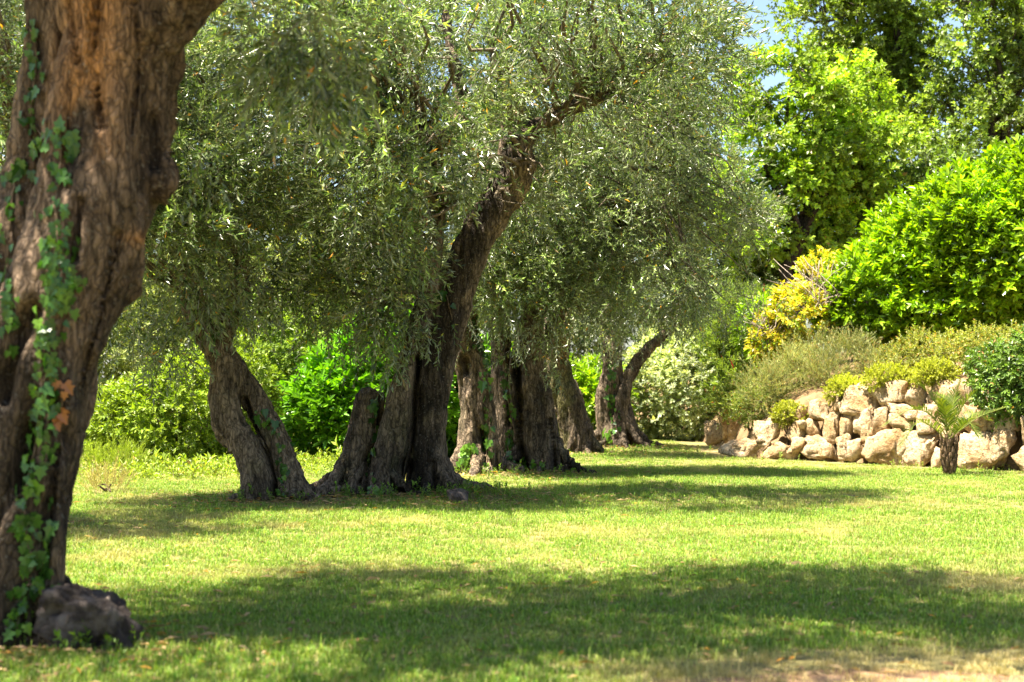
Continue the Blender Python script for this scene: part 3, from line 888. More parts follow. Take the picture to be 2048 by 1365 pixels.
# ---- sixth olive (farthest, branch to the right)
rng = np.random.default_rng(71)
R7, O7 = tree_root('sixth', 'farthest olive tree with one bare branch reaching right over the pale bush')
d7 = TREE_XY['sixth'][1]
t7, st7, bv7 = make_trunk('trunk', 707, [
    [(1225, 895, 30, 0), (1215, 850, 20, 0), (1212, 800, 18, 0), (1222, 740, 17, 0), (1215, 670, 14, 0.1), (1190, 580, 11, .3)],
    [(1232, 895, 24, -.2), (1240, 830, 14, -.15), (1248, 780, 12, -.1), (1268, 735, 10, 0), (1300, 695, 9, 0), (1335, 662, 8, 0), (1350, 620, 7, 0), (1365, 560, 6, 0)],
    [(1262, 890, 20, 0.15), (1250, 830, 16, 0.2), (1235, 770, 14, 0.2), (1228, 720, 12, 0.1), (1235, 620, 11, 0), (1240, 500, 8, 0)],
], d7, O7, 0.032, sroots(rng, O7, 1235, d7, 10, 0.4, 0.55, 0.5, 0.075), 0.036, None, None, R7, 0.5, fl_scale=9)
olive_crown(R7, O7, 72, [lob(1330, 560, d7, 90, 1.2, 70), lob(1250, 600, d7 - .2, 120, 1.2, 80), lob(1240, 480, d7, 150, 1.4, 130)],
    150, 13, 0.40, st7, SP_OLIVE_S, hang=[(P(1220, 650, d7 - .4), .3, .6, 60), (P(1345, 610, d7), .3, .3, 30)], scl=1.1, c2=(0.275, 0.33, 0.14))

# ---- olive standing behind the nearest trunk, only its crown and shadow show
rng = np.random.default_rng(91)
R8, O8 = tree_root('hidden', 'olive tree almost hidden behind the huge ivy-clad trunk')
d8 = TREE_XY['hidden'][1]
t8, st8, bv8 = make_trunk('trunk', 808, [
    [(35, 1062, 50, 0), (30, 950, 40, 0), (10, 800, 38, 0), (-30, 640, 34, 0), (-90, 480, 28, 0), (-180, 300, 18, 0.2), (-250, 120, 12, .3)],
    [(0, 700, 30, 0), (20, 560, 22, 0), (30, 400, 15, .1), (10, 220, 10, .2)],
], d8, O8, 0.035, sroots(rng, O8, 35, d8, 7, 0.25, 0.5, 0.15, 0.07), 0.03, None, None, R8, 0.5)
olive_crown(R8, O8, 92, [((-5.6, 15.6, 4.2), (1.5, 1.5, 1.0)), ((-6.9, 15.2, 4.0), (1.7, 1.5, 1.1)), ((-5.9, 15.3, 5.2), (1.9, 1.6, 0.9)), ((-4.9, 15.0, 5.6), (1.2, 1.2, 0.7))], 180, 13, 0.36, st8, scl=1.2)

# ------------------------------------------------------------------ shrubs and hedges
rs = np.random.default_rng(77)
SP_LAUREL = [Sprig(rs, 11, 0.20, leaf_quad, 0.130, 0.048, 'spiral', 0.0, 52, k=4, twig=0.004) for _ in range(4)]
SP_PITTO = [Sprig(rs, 11, 0.13, leaf_tri, 0.078, 0.036, 'spiral', 0.0, 66, twig=0.003) for _ in range(4)]
SP_SMALL = [Sprig(rs, 14, 0.16, leaf_tri, 0.045, 0.020, 'spiral', 0.05, 60, twig=0.003) for _ in range(4)]
SP_FEATH = [Sprig(rs, 26, 0.26, leaf_tri, 0.045, 0.0055, 'spiral', 0.1, 38, twig=0.003) for _ in range(4)]
SP_OAK = [Sprig(rs, 11, 0.22, leaf_tri, 0.098, 0.062, 'spiral', 0.1, 68, twig=0.004) for _ in range(4)]
SP_FAR = [Sprig(rs, 9, 0.30, leaf_tri, 0.15, 0.085, 'spiral', 0.1, 68, twig=0.006) for _ in range(4)]
SP_OLEANDER = [Sprig(rs, 14, 0.30, leaf_tri, 0.13, 0.020, 'spiral', 0.0, 45, twig=0.004) for _ in range(3)]
SP_TINY = [Sprig(rs, 16, 0.09, leaf_tri, 0.024, 0.013, 'spiral', 0.0, 60, twig=0.002) for _ in range(4)]

def zg(x, y):
    x = np.asarray(x, float); y = np.asarray(y, float)
    inb = (x > 4.3) & (y > wall_y(x) + 0.3)
    return np.where(inb, np.maximum(bank_z(x, y), gz(x, y)), gz(x, y))

def shrub(name, label, cat, seed, lobes, sprigs, dens, mat, c1, c2, group=None, up=0.45, bright=0.22, odd=None, scl=1.0, jit=0.14, stems=7, large=0, spread=0.3, part='foliage', inner=0.35, wild=0.22):
    rng = np.random.default_rng(seed)
    C = np.mean([l[0] for l in lobes], axis=0)
    org = np.array([C[0], C[1], float(zg(C[0], C[1]))])
    root = thing(name, label, cat, org, group)
    pos, dr = shell_points(rng, lobes, dens, jit, lambda x, y: zg(x, y) + 0.03, wild)
    p2, dr2 = shell_points(rng, [(l[0], np.array(l[1]) * 0.72) for l in lobes], dens * inner, 0.25, lambda x, y: zg(x, y) + 0.05)
    pos = np.vstack([pos, p2]); dr = np.vstack([dr, dr2])
    kp = (dr[:, 1] < 0.45) | (rng.random(len(dr)) < 0.25)      # thinner on the side turned away from the lawn
    pos, dr = pos[kp], dr[kp]
    dirs = dr + np.array([0, 0, up]) + rng.normal(0, spread, dr.shape)
    ups = dr * 0.5 + np.array([0, 0, 1.0]) + rng.normal(0, 0.3, dr.shape)
    s = scl * np.exp(rng.normal(0, 0.18, len(pos)))
    tone = np.exp(0.35 * vnoise(pos * 1.6, seed))
    me = foliage_mesh('foliage', rng, sprigs, pos, dirs, ups, s, c1, c2, bright, odd, (0.12, 0.13, 0.04), org, tone)
    o = link(part, me, mat, root)
    o['kind'] = 'stuff'
    bag = Bag()
    for i in range(stems):
        l = lobes[i % len(lobes)]
        a = np.array([l[0][0], l[0][1], 0]) * 0.8 + np.array([org[0], org[1], 0]) * 0.2 + rng.normal(0, 0.1, 3)
        a[2] = float(zg(a[0], a[1])) - 0.05
        b = np.array(l[0]) + rng.normal(0, 0.3, 3) * np.array(l[1])
        b[2] = max(b[2], a[2] + 0.15)
        branch_bag(rng, bag, a - org, b - org, 0.03, 0.01, 0.08)
    me = bag.mesh('stems')
    add_col(me, np.tile(np.array([[0.13, 0.095, 0.06]]), (len(me.vertices), 1)))
    s_ = link('stems', me, M_TWIG, root)
    s_['kind'] = 'stuff'
    if large:
        # the leaves that show largest are leaves of their own on the skin towards the lawn
        front = [(l[0], l[1]) for l in lobes]
        q, qd = shell_points(rng, front, dens, 0.02, lambda x, y: zg(x, y) + 0.1)
        face = (qd @ np.array([-0.15, -0.85, 0.45])) > 0.35
        q, qd = q[face], qd[face]
        ii = rng.permutation(len(q))[:large]
        lm = []
        for k in range(4):
            V, Fc = leaf_quad(0.12, 0.047)
            cc = leaf_cols(rng, (1,), c1, c2, bright)[0]
            lm.append(mesh_np('leaf', V, Fc, np.tile(cc, (len(V), 1))))
            lm[-1].materials.append(mat)
        for n, i in enumerate(ii):
            y = qd[i] * 0.7 + np.array([0, 0, 0.5]) + rng.normal(0, 0.4, 3)
            Rm = frame(y[None], (qd[i] + np.array([0, 0, .6]) + rng.normal(0, .3, 3))[None])[0]
            m4 = Matrix(Rm.tolist()).to_4x4()
            m4.translation = Vector((q[i] - org).tolist())
            lo = bpy.data.objects.new('leaf', lm[n % 4])
            COL.objects.link(lo)
            lo.parent = root
            lo.matrix_local = m4 @ Matrix.Scale(float(np.exp(rng.normal(0, .15))) * scl, 4)
    return root

def ball(px, py, d, rx, ry, rz):
    return lob(px, py, d, rx, ry, rz)

LA1, LA2 = (0.105, 0.22, 0.008), (0.31, 0.44, 0.015)
shrub('laurel_hedge', 'big glossy bright green laurel hedge on the bank above the stone wall', 'hedge', 201,
      [ball(1745, 605, 32.5, 95, 1.1, 100), ball(1830, 560, 32.5, 115, 1.3, 145), ball(1920, 525, 32, 130, 1.4, 175), ball(2010, 500, 31.5, 140, 1.4, 185), ball(2130, 470, 31, 150, 1.5, 200), ball(2260, 420, 31, 150, 1.5, 210), ball(1700, 620, 32.5, 60, .8, 60)],
      SP_LAUREL, 52, M_LAUREL, LA1, LA2, 'laurel hedges', up=0.7, scl=1.05, large=280)
shrub('laurel_hedge', 'vivid green laurel hedge behind the trunk of the middle tree', 'hedge', 202,
      [ball(650, 840, 29.5, 80, .9, 95), ball(740, 800, 29.8, 110, 1.0, 140), ball(850, 790, 30, 100, 1.0, 150), ball(930, 800, 30.5, 70, .9, 130)],
      SP_LAUREL, 46, M_LAUREL, (0.06, 0.17, 0.008), (0.15, 0.32, 0.014), 'laurel hedges', scl=1.2, large=160)
shrub('laurel_hedge', 'far laurel hedge glimpsed low between the farthest olive trunks', 'hedge', 203,
      [ball(1010, 800, 36, 80, 1., 110), ball(1110, 810, 38, 80, 1, 90), ball(1190, 810, 38, 60, 1, 80)],
      SP_LAUREL, 36, M_LAUREL, LA1, LA2, 'laurel hedges', scl=1.1)
shrub('pittosporum_bush', 'yellow-green leafy bush behind the slim olive at the left', 'bush', 204,
      [ball(370, 830, 27.5, 120, 1.1, 115), ball(280, 850, 27.8, 90, 1.0, 95), ball(450, 800, 28, 100, 1.0, 130), ball(230, 870, 28.3, 60, .8, 70)],
      SP_PITTO, 74, M_BROAD, (0.09, 0.16, 0.012), (0.26, 0.34, 0.028), scl=1.1)
shrub('pittosporum_bush', 'tall light green bush between the slim olive and the middle tree', 'bush', 205,
      [ball(560, 780, 30.5, 90, 1.0, 150), ball(520, 700, 31, 80, 1.0, 130), ball(620, 740, 31.5, 70, 1.0, 140)],
      SP_PITTO, 55, M_BROAD, (0.10, 0.18, 0.02), (0.26, 0.36, 0.05), scl=1.15)
shrub('screen_bush', 'tall grey-green screen shrub behind the left yellow-green bush', 'bush', 214,
      [ball(150, 760, 33, 110, 1.2, 170), ball(270, 730, 33.5, 120, 1.2, 180), ball(400, 700, 34, 120, 1.2, 190), ball(60, 760, 33, 110, 1.2, 190), ball(-40, 760, 33, 110, 1.2, 190)],
      SP_PITTO, 22, M_DULL, (0.12, 0.17, 0.04), (0.30, 0.33, 0.10), scl=1.8, stems=10)
shrub('screen_bush', 'tall pale screen shrub behind the hanging foliage of the middle olive', 'bush', 215,
      [ball(530, 690, 35, 110, 1.2, 190), ball(640, 680, 35.5, 110, 1.2, 190), ball(760, 660, 36, 110, 1.2, 200), ball(880, 680, 36.5, 110, 1.2, 180)],
      SP_PITTO, 22, M_DULL, (0.14, 0.19, 0.05), (0.34, 0.37, 0.12), scl=1.8, stems=10)
shrub('juniper_bush', 'low feathery yellow-green juniper at the foot of the left bush', 'bush', 206,
      [ball(235, 945, 25.2, 55, .6, 38), ball(185, 950, 25.4, 45, .5, 36), ball(290, 955, 25.6, 35, .4, 22)],
      SP_FEATH, 170, M_DULL, (0.15, 0.22, 0.015), (0.30, 0.36, 0.03), up=0.5)
shrub('dry_grass_tuft', 'dry straw-coloured tuft on the lawn beside the juniper', 'grass tuft', 207,
      [ball(215, 985, 21.0, 42, .35, 22)], SP_FEATH, 260, M_DULL, (0.35, 0.28, 0.10), (0.48, 0.42, 0.18), up=0.5, stems=3, scl=.9)
shrub('variegated_bush', 'rounded pale green bush with dark underside beyond the farthest olive', 'bush', 208,
      [ball(1362, 790, 39, 112, 1.4, 95), ball(1415, 765, 39.5, 75, 1.1, 110), ball(1318, 770, 39.3, 76, 1.1, 92), ball(1362, 712, 39.6, 95, 1.0, 68)],
      SP_PITTO, 72, M_BROAD, (0.18, 0.24, 0.12), (0.44, 0.48, 0.31), wild=.35, scl=1.15, odd=[((0.5, 0.5, 0.28), 0.12)])
shrub('oleander', 'green oleander with a few red flowers at the left end of the wall', 'bush', 209,
      [ball(1470, 720, 38.5, 55, .8, 85), ball(1500, 660, 38.5, 70, .9, 70), ball(1462, 800, 38, 40, .6, 50)],
      SP_OLEANDER, 80, M_BROAD, (0.10, 0.17, 0.03), (0.28, 0.36, 0.09), wild=.5, up=0.7, odd=[((0.5, 0.02, 0.06), 0.008)], scl=1.1)
shrub('yellowing_bush', 'yellow-leaved bush among dead twigs below the laurel hedge', 'bush', 210,
      [ball(1600, 640, 32.4, 55, .7, 65), ball(1555, 680, 32.6, 45, .6, 50), ball(1645, 560, 33, 45, .6, 48)],
      SP_PITTO, 75, M_BROAD, (0.34, 0.30, 0.02), (0.60, 0.48, 0.05), scl=1.2, odd=[((0.25, 0.38, 0.03), .3)])
shrub('laurel_bush', 'young lime green laurel left of the yellowing bush', 'bush', 211,
      [ball(1520, 655, 34.5, 40, .6, 50), ball(1550, 700, 34, 35, .5, 40)], SP_LAUREL, 55, M_LAUREL, (0.16, 0.28, .012), (0.28, 0.42, 0.02), scl=.9)
shrub('rosemary_bush', 'sprawling grey-green rosemary-like shrub above the low end of the wall', 'bush', 212,
      [ball(1530, 785, 31, 42, .5, 48), ball(1590, 765, 31.2, 48, .6, 62), ball(1655, 755, 30.6, 45, .5, 45), ball(1700, 725, 31, 45, .6, 48), ball(1750, 745, 30.4, 36, .5, 32), ball(1625, 715, 31.8, 40, .5, 40)],
      SP_FEATH, 130, M_DULL, (0.15, 0.20, 0.06), (0.40, 0.40, 0.17), up=0.8, odd=[((0.40, 0.26, 0.09), 0.12)], scl=1.2, jit=.22, wild=.6, spread=.6)
shrub('groundcover_bush', 'mixed low green and rust groundcover between laurel hedge and wall top', 'bush', 213,
      [ball(1800, 725, 29.5, 40, .6, 28), ball(1850, 700, 29.6, 45, .6, 30), ball(1910, 715, 28.9, 45, .6, 36), ball(1965, 690, 28.8, 45, .6, 30), ball(2040, 700, 28.5, 60, .8, 40)],
      SP_SMALL, 135, M_BROAD, (0.14, 0.19, 0.03), (0.32, 0.32, 0.07), up=0.6, odd=[((0.42, 0.25, 0.06), 0.08)], jit=.22, wild=.6, spread=.5)
shrub('creeping_plant', 'low creeping green plant over the left end of the wall', 'plant', 216,
      [ball(1505, 818, 31.3, 40, .5, 26), ball(1455, 812, 33.5, 36, .6, 30), ball(1545, 805, 31.6, 40, .5, 26), ball(1480, 790, 33.5, 40, .6, 30)],
      SP_SMALL, 150, M_BROAD, (0.11, 0.18, 0.025), (0.29, 0.34, 0.08), up=0.6, odd=[((0.42, 0.27, 0.08), 0.06)], jit=.22, wild=.6, spread=.5)
for i, (px, py, d, rx, rz, lb) in enumerate([
        (1578, 828, 29.6, 30, 20, 'small golden-green shrub at the low left end of the wall top'),
        (1688, 778, 28.9, 34, 22, 'small golden shrub above the middle of the wall'),
        (1776, 755, 28.2, 46, 22, 'widest golden shrub on the wall top'),
        (1868, 745, 27.4, 40, 22, 'golden shrub on the wall top nearest the palm')]):
    shrub('euonymus_shrub', lb, 'shrub', 220 + i, [ball(px, py, d, rx * .75, .3, rz * .9), ball(px - rx * .5, py + 7, d, rx * .5, .25, rz * .7), ball(px + rx * .55, py + 4, d - .1, rx * .4, .22, rz * .8)], SP_TINY, 430, M_BROAD,
          (0.20, 0.25, 0.02), (0.44, 0.44, 0.05), 'golden shrubs along the wall top', up=0.5, stems=4, scl=1.2)
shrub('ivy_bush', 'dark ivy mass spilling over the right end of the wall', 'bush', 230,
      [ball(2010, 780, 26.2, 52, .6, 70), ball(2060, 760, 26, 60, .6, 90), ball(1985, 735, 26.6, 40, .5, 40), ball(2110, 780, 26, 60, .6, 90)],
      SP_PITTO, 150, M_IVY, (0.05, 0.105, 0.015), (0.18, 0.27, 0.05), wild=.4, up=-0.1, odd=[((0.4, 0.22, 0.1), 0.03)], scl=.95)

def dead_twigs(label, seed, spec):
    rng = np.random.default_rng(seed)
    px, py, d, w, h = spec
    c = P(px, py, d)
    org = np.array([c[0], c[1], float(zg(c[0], c[1]))])
    bag = Bag()
    for i in range(100):
        a = c + np.array([rng.normal(0, w * .4), rng.normal(0, .3), -h * .6 + rng.normal(0, .1)])
        b = c + np.array([rng.normal(0, w), rng.normal(0, .4), rng.uniform(-.2, h)])
        branch_bag(rng, bag, a - org, b - org, 0.011, 0.005, 0.12, 5, 4)
    for i in range(5):
        branch_bag(rng, bag, rng.normal(0, .08, 3) * np.array([1, 1, 0]), c - org + rng.normal(0, .15, 3), 0.025, 0.012, .08)
    me = bag.mesh('dead_shrub')
    add_col(me, np.tile(np.array([[0.33, 0.265, 0.21]]), (len(me.vertices), 1)))
    o = link('dead_shrub', me, M_TWIG, None, tuple(org))
    return tag(o, label, 'dead shrub', 'leafless shrubs on the bank')
dead_twigs('leafless grey twiggy shrub at the left edge of the laurel hedge', 241, (1650, 575, 32.2, .48, .65))
dead_twigs('leafless grey twigs between the lime green and yellow bushes', 242, (1545, 640, 32.6, .36, .55))

# ------------------------------------------------------------------ background trees
def broad_tree(name, label, seed, base, lobes, ncl, per, clr, sprigs, mat, c1, c2, trunk_r=0.2, group='broadleaf trees beyond the garden', nbr=0.6, odd=None, scl=1.0, lean=0.0, shell=0.4):
    rng = np.random.default_rng(seed)
    org = np.array([base[0], base[1], float(zg(base[0], base[1])) - 0.05])
    root = thing(name, label, 'tree', org, group)
    C = np.array([l[0] for l in lobes])
    top = C.mean(axis=0)
    t = np.linspace(0, 1, 9)[:, None]
    path = org * (1 - t) + (top - np.array([0, 0, 0.1])) * t
    path[:, 0] += lean * np.sin(t[:, 0] * math.pi)
    path += rng.normal(0, 0.12, path.shape) * np.sin(t * math.pi)
    bag = Bag()
    rad = trunk_r * (1 - 0.65 * t[:, 0]); rad[0] *= 1.3
    bag.add(*tube(path - org, rad, 10))
    limbs = [path[3:]]
    for c in C:
        j = int(rng.integers(3, 7))
        a = path[j]
        s = np.linspace(0, 1, 7)[:, None]
        lp = a * (1 - s) + c * s + np.sin(s * math.pi) * rng.normal(0, .3, 3)
        bag.add(*tube(lp - org, trunk_r * 0.42 * (1 - 0.75 * s[:, 0]), 7))
        limbs.append(lp)
    me = bag.mesh('trunk')
    V = np.empty(len(me.vertices) * 3, dtype=np.float32); me.vertices.foreach_get('co', V); V = V.reshape(-1, 3)
    V += (0.02 * fbm(V * 4, seed, 2))[:, None]
    me.vertices.foreach_set('co', V.ravel())
    add_col(me, np.tile(np.array([[0.075, 0.055, 0.042]]), (len(V), 1)))
    link('trunk', me, M_TWIG, root)
    cc, pos, out, tone = crown_points(rng, lobes, ncl, per, clr, shell, -0.9)
    out = out + np.array([0, 0, 0.25])
    ups = np.array([0, 0, 1.0]) + rng.normal(0, 0.4, out.shape)
    me = foliage_mesh('crown', rng, sprigs, pos, out, ups, scl * np.exp(rng.normal(0, 0.18, len(pos))), c1, c2, 0.22, odd, (0.1, 0.08, 0.05), org, tone)
    o = link('crown', me, mat, root)
    o['kind'] = 'stuff'
    bag = Bag()
    S = np.vstack(limbs)
    for c in cc[rng.random(len(cc)) < nbr]:
        dd = np.linalg.norm(S - c, axis=1)
        j = int(np.argmin(dd + rng.random(len(dd)) * 0.7))
        branch_bag(rng, bag, S[j] - org, c - org, min(0.012 + 0.012 * dd[j], .05), 0.007, 0.12, 6, 4)
    me = bag.mesh('branches')
    add_col(me, np.tile(np.array([[0.075, 0.055, 0.042]]), (len(me.vertices), 1)))
    b = link('branches', me, M_TWIG, root)
    b['kind'] = 'stuff'
    return root

broad_tree('oak_tree', 'bright lime green oak behind the olives, lit by the sun', 301, (7.4, 41.5), [
    lob(1600, 250, 42, 120, 1.8, 130), lob(1540, 350, 42, 85, 1.4, 130), lob(1680, 330, 42.5, 110, 1.6, 140), lob(1600, 430, 42, 120, 1.6, 100), lob(1500, 200, 42.5, 60, 1.1, 100), lob(1720, 430, 42.5, 80, 1.4, 90), lob(1590, 130, 42, 60, 1.1, 60), lob(1760, 300, 43, 80, 1.5, 110), lob(1810, 420, 42.5, 70, 1.3, 80), lob(1480, 420, 42, 60, 1.1, 110), lob(1690, 200, 43, 80, 1.4, 90), lob(1520, 480, 42, 60, 1.2, 70)],
    430, 11, 0.42, SP_OAK, M_BROAD, (0.13, 0.24, 0.014), (0.34, 0.46, 0.04), 0.26, scl=1.25, odd=[((0.45, 0.3, 0.12), .004)])
broad_tree('oak_tree', 'dark green oak towering behind the laurel hedge at the right edge', 302, (15.0, 47.5), [
    lob(1980, 140, 48, 120, 2.2, 120), lob(1990, 300, 47, 110, 2.0, 110), lob(1900, 250, 48, 70, 1.5, 90), lob(2100, 200, 48, 140, 2.2, 200), lob(1960, 10, 48, 120, 2.0, 90), lob(2060, -50, 48, 150, 2.2, 110), lob(2150, 40, 48, 150, 2, 150), lob(1840, 330, 47, 70, 1.3, 70)],
    430, 11, 0.52, SP_OAK, M_BROAD, (0.065, 0.115, 0.02), (0.24, 0.32, 0.06), 0.34, scl=1.35)
broad_tree('oak_tree', 'tall oak arching over the bright one below the sky gap', 303, (11.6, 49.5), [
    lob(1650, 40, 50, 75, 1.6, 80), lob(1740, 60, 50, 100, 2.0, 90), lob(1830, 30, 50, 60, 1.6, 60), lob(1760, 180, 50, 80, 1.6, 70), lob(1790, 290, 49, 75, 1.6, 90), lob(1860, 200, 50, 50, 1.4, 60), lob(1820, 130, 50, 45, 1.3, 50), lob(1700, 140, 50, 60, 1.4, 80), lob(1720, -60, 50, 130, 2, 70), lob(1830, -50, 50, 120, 2, 60)],
    430, 11, 0.5, SP_OAK, M_BROAD, (0.09, 0.15, 0.02), (0.27, 0.36, 0.05), 0.3, scl=1.3)
for i, (px, d, lb, cA, cB, lo) in enumerate([
        (60, 38, 'light olive-green tree glimpsed left of the huge ivy-clad trunk', (0.10, 0.14, 0.03), (0.26, 0.30, 0.08), [(40, 200, 300, 240), (100, 480, 260, 170), (-150, 250, 250, 260), (60, 640, 230, 120), (240, 620, 140, 120), (280, 700, 140, 90)]),
        (420, 44, 'broad grey-green tree behind the slim olive', (0.11, 0.15, 0.04), (0.34, 0.38, 0.14), [(420, 200, 220, 230), (360, 480, 200, 170), (520, 560, 150, 150), (470, -30, 230, 160), (560, 330, 130, 170)]),
        (640, 39, 'pale feathery tree filling the gap behind the hanging olive curtain', (0.16, 0.19, 0.06), (0.34, 0.37, 0.14), [(600, 620, 90, 100), (640, 520, 110, 120), (560, 640, 70, 90)]),
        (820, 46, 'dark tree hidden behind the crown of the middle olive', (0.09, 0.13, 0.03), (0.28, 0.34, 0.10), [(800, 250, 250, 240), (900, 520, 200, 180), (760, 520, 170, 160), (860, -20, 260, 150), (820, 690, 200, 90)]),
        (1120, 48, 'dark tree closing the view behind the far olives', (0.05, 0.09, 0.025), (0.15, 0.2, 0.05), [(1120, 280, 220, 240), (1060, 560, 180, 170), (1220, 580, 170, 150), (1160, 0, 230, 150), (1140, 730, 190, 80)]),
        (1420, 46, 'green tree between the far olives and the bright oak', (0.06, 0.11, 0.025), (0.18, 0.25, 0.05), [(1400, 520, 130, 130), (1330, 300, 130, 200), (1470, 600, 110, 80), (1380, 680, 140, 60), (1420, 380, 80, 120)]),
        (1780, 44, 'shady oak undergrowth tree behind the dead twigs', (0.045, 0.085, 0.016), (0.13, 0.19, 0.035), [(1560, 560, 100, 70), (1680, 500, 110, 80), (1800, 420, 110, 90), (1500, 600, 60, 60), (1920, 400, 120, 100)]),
        ]):
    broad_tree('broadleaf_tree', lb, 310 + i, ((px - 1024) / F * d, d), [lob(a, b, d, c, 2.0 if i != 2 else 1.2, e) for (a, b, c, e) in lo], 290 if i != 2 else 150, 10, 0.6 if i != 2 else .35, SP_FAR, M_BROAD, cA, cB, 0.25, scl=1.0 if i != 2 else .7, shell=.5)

# ------------------------------------------------------------------ stones
def rock_mesh(seed, sx, sy, sz, sub=4, cuts=9, rough=1.0):
    rng = np.random.default_rng(seed)
    bm = bmesh.new()
    bmesh.ops.create_icosphere(bm, subdivisions=sub, radius=1.0)
    V = np.array([v.co[:] for v in bm.verts])
    Fc = np.array([[v.index for v in f.verts] for f in bm.faces])
    bm.free()
    V = np.sign(V) * np.abs(V) ** 0.42
    for k in range(cuts):
        n = rand_dir(rng, 1)[0]
        h = rng.uniform(0.68, 1.0)
        dd = V @ n - h
        V = V - np.clip(dd, 0, None)[:, None] * n
    V = V + (0.22 * fbm(V * 1.3 + seed, seed, 2) * rough)[:, None] * V
    e = np.abs(V).max(axis=0)
    V = V / e * np.array([sx, sy, sz])
    N = V / (np.linalg.norm(V, axis=1, keepdims=True) + 1e-9)
    S = (sx * sy * sz) ** (1 / 3)
    q = V * 5.5 + seed * 3.1
    pits = -np.clip(fbm(V * 10 + seed * 7.7, seed + 4, 2) - 0.06, 0, 1) * 0.22
    V = V + N * (0.085 * fbm(q, seed + 1, 3) + 0.05 * fbm(q * 3.3, seed + 2, 2) + pits * rough)[:, None] * min(1, S / 0.28)
    return mesh_np('stone', V, Fc, None, smooth=True)

wall = thing('retaining_wall', 'retaining wall of rough cream limestone boulders holding the bank', 'wall', (6.2, 27.5, 0))
WB = np.array([6.2, 27.5, 0])
stones = [(110, 375, 650, 758), (392, 590, 655, 755), (600, 825, 615, 760), (828, 935, 600, 755), (930, 1030, 635, 758), (1028, 1290, 570, 770), (1255, 1460, 575, 805), (1440, 1550, 690, 820),
          (1630, 1890, 600, 830), (1480, 1640, 590, 760), (1820, 1960, 570, 770), (1955, 2110, 660, 835), (1985, 2140, 510, 690), (313, 500, 525, 662), (525, 650, 520, 650), (555, 660, 620, 712), (648, 742, 515, 620),
          (738, 868, 460, 640), (876, 945, 460, 612), (920, 1095, 435, 610), (1000, 1092, 550, 655), (1088, 1182, 435, 585), (1182, 1345, 470, 582), (1165, 1365, 415, 500), (1340, 1555, 415, 560), (1360, 1490, 515, 590),
          (1650, 1855, 425, 600), (1540, 1680, 430, 600), (510, 582, 465, 548), (570, 655, 425, 507), (650, 812, 390, 507), (800, 895, 358, 465), (872, 1095, 295, 462), (1058, 1290, 280, 418), (1280, 1425, 280, 412), (1418, 1612, 250, 412),
          (1590, 1755, 240, 402), (1740, 1900, 300, 440), (1850, 2000, 420, 580), (25, 165, 515, 652), (135, 335, 445, 657), (390, 472, 488, 545), (610, 692, 512, 562), (2090, 2260, 560, 835), (2050, 2230, 400, 600), (2240, 2440, 620, 840)]
CS = 648.0 / 2048.0
for i, (a, b, c, e) in enumerate(stones):
    cx, cyy = (a + b) / 2, (c + e) / 2
    px, py = 1400 + cx * CS, 680 + cyy * CS
    dl = 29.9 - 0.00262 * (cx - 300)
    if i in (39, 40):
        dl = 34.0 - 0.004 * cx
    for _ in range(3):
        z = HCAM + (HOR - py) / F * dl
        d = dl + 0.28 * max(z, 0)
    p = P(px, py, d)
    sx = (b - a) * CS / F * d / 2 * 1.27
    sz = (e - c) * CS / F * d / 2 * 1.27
    sy = min(max(sx * 0.42, 0.15), 0.32)
    if i not in (39, 40):
        sx = max((sx * 0.93 - 0.76 * sy) / 0.65, sx * 0.75) * 1.08
    me = rock_mesh(500 + i, sx, sy, sz, 4 if max(sx, sz) > 0.3 else 3)
    o = link('stone', me, M_STONE, wall)
    rr = np.random.default_rng(900 + i)
    o.location = tuple((p + np.array([0.76, 0.65, 0]) * (sy * 0.6 + rr.normal(0, .03)) - WB).tolist())
    o.rotation_euler = (rr.normal(0, .05) - .10, rr.normal(0, .06), -0.86 + rr.normal(0, .10) if i not in (39, 40) else -.3)

b = rock_mesh(701, 0.275, 0.27, 0.27, 5, 12, 1.2)
x, y = spot(190, 1300)
boulder = link('boulder', b, M_ROCK, None, (x + 0.0, y, 0.13))
tag(boulder, 'weathered grey boulder at the foot of the huge ivy-clad trunk', 'rock')
b = rock_mesh(702, 0.14, 0.12, 0.11, 4, 8)
x, y = -0.66, 19.1
o = link('boulder', b, M_ROCK, None, (x, y, float(gz(x, y)) + .06))
tag(o, 'small dark stone on the root mound of the middle olive', 'rock')

# ------------------------------------------------------------------ palm
px0, py0 = 1897, 945
pd = 24.9
pb = P(px0, 0, pd); pb[2] = 0.0
palm = thing('palm_tree', 'young date palm with arching fronds standing before the stone wall', 'palm', pb)
rng = np.random.default_rng(81)
bag = Bag()
hs = np.linspace(-0.05, 0.55, 9)
bag.add(*tube(np.stack([0 * hs + .0, 0 * hs, hs], -1), 0.05 + 0.026 * np.sin(np.clip(hs, 0, 1) / 0.55 * 2.2), 14))
for i in range(46):
    a = i * 2.4; h = 0.06 + 0.50 * i / 46
    r = 0.054 + 0.024 * math.sin(h / 0.55 * 2.2)
    p0 = np.array([r * math.cos(a), r * math.sin(a), h - .05]) * np.array([.9, .9, 1])
    p1 = np.array([(r + .045) * math.cos(a), (r + .045) * math.sin(a), h + 0.05 + .05 * rng.random()])
    p2 = np.array([(r + .055) * math.cos(a), (r + .055) * math.sin(a), h + 0.12 + .08 * rng.random()])
    bag.add(*tube(np.array([p0, p1, p2]), [0.04, 0.028, 0.012], 5))
me = bag.mesh('trunk', False)
tt = rng.random(len(me.vertices))[:, None]
add_col(me, np.array([[0.10, 0.065, 0.04]]) * (1 - tt) + np.array([[0.24, 0.16, 0.09]]) * tt)
link('trunk', me, M_TWIG, palm)
crown_c = np.array([0, 0, 0.52])
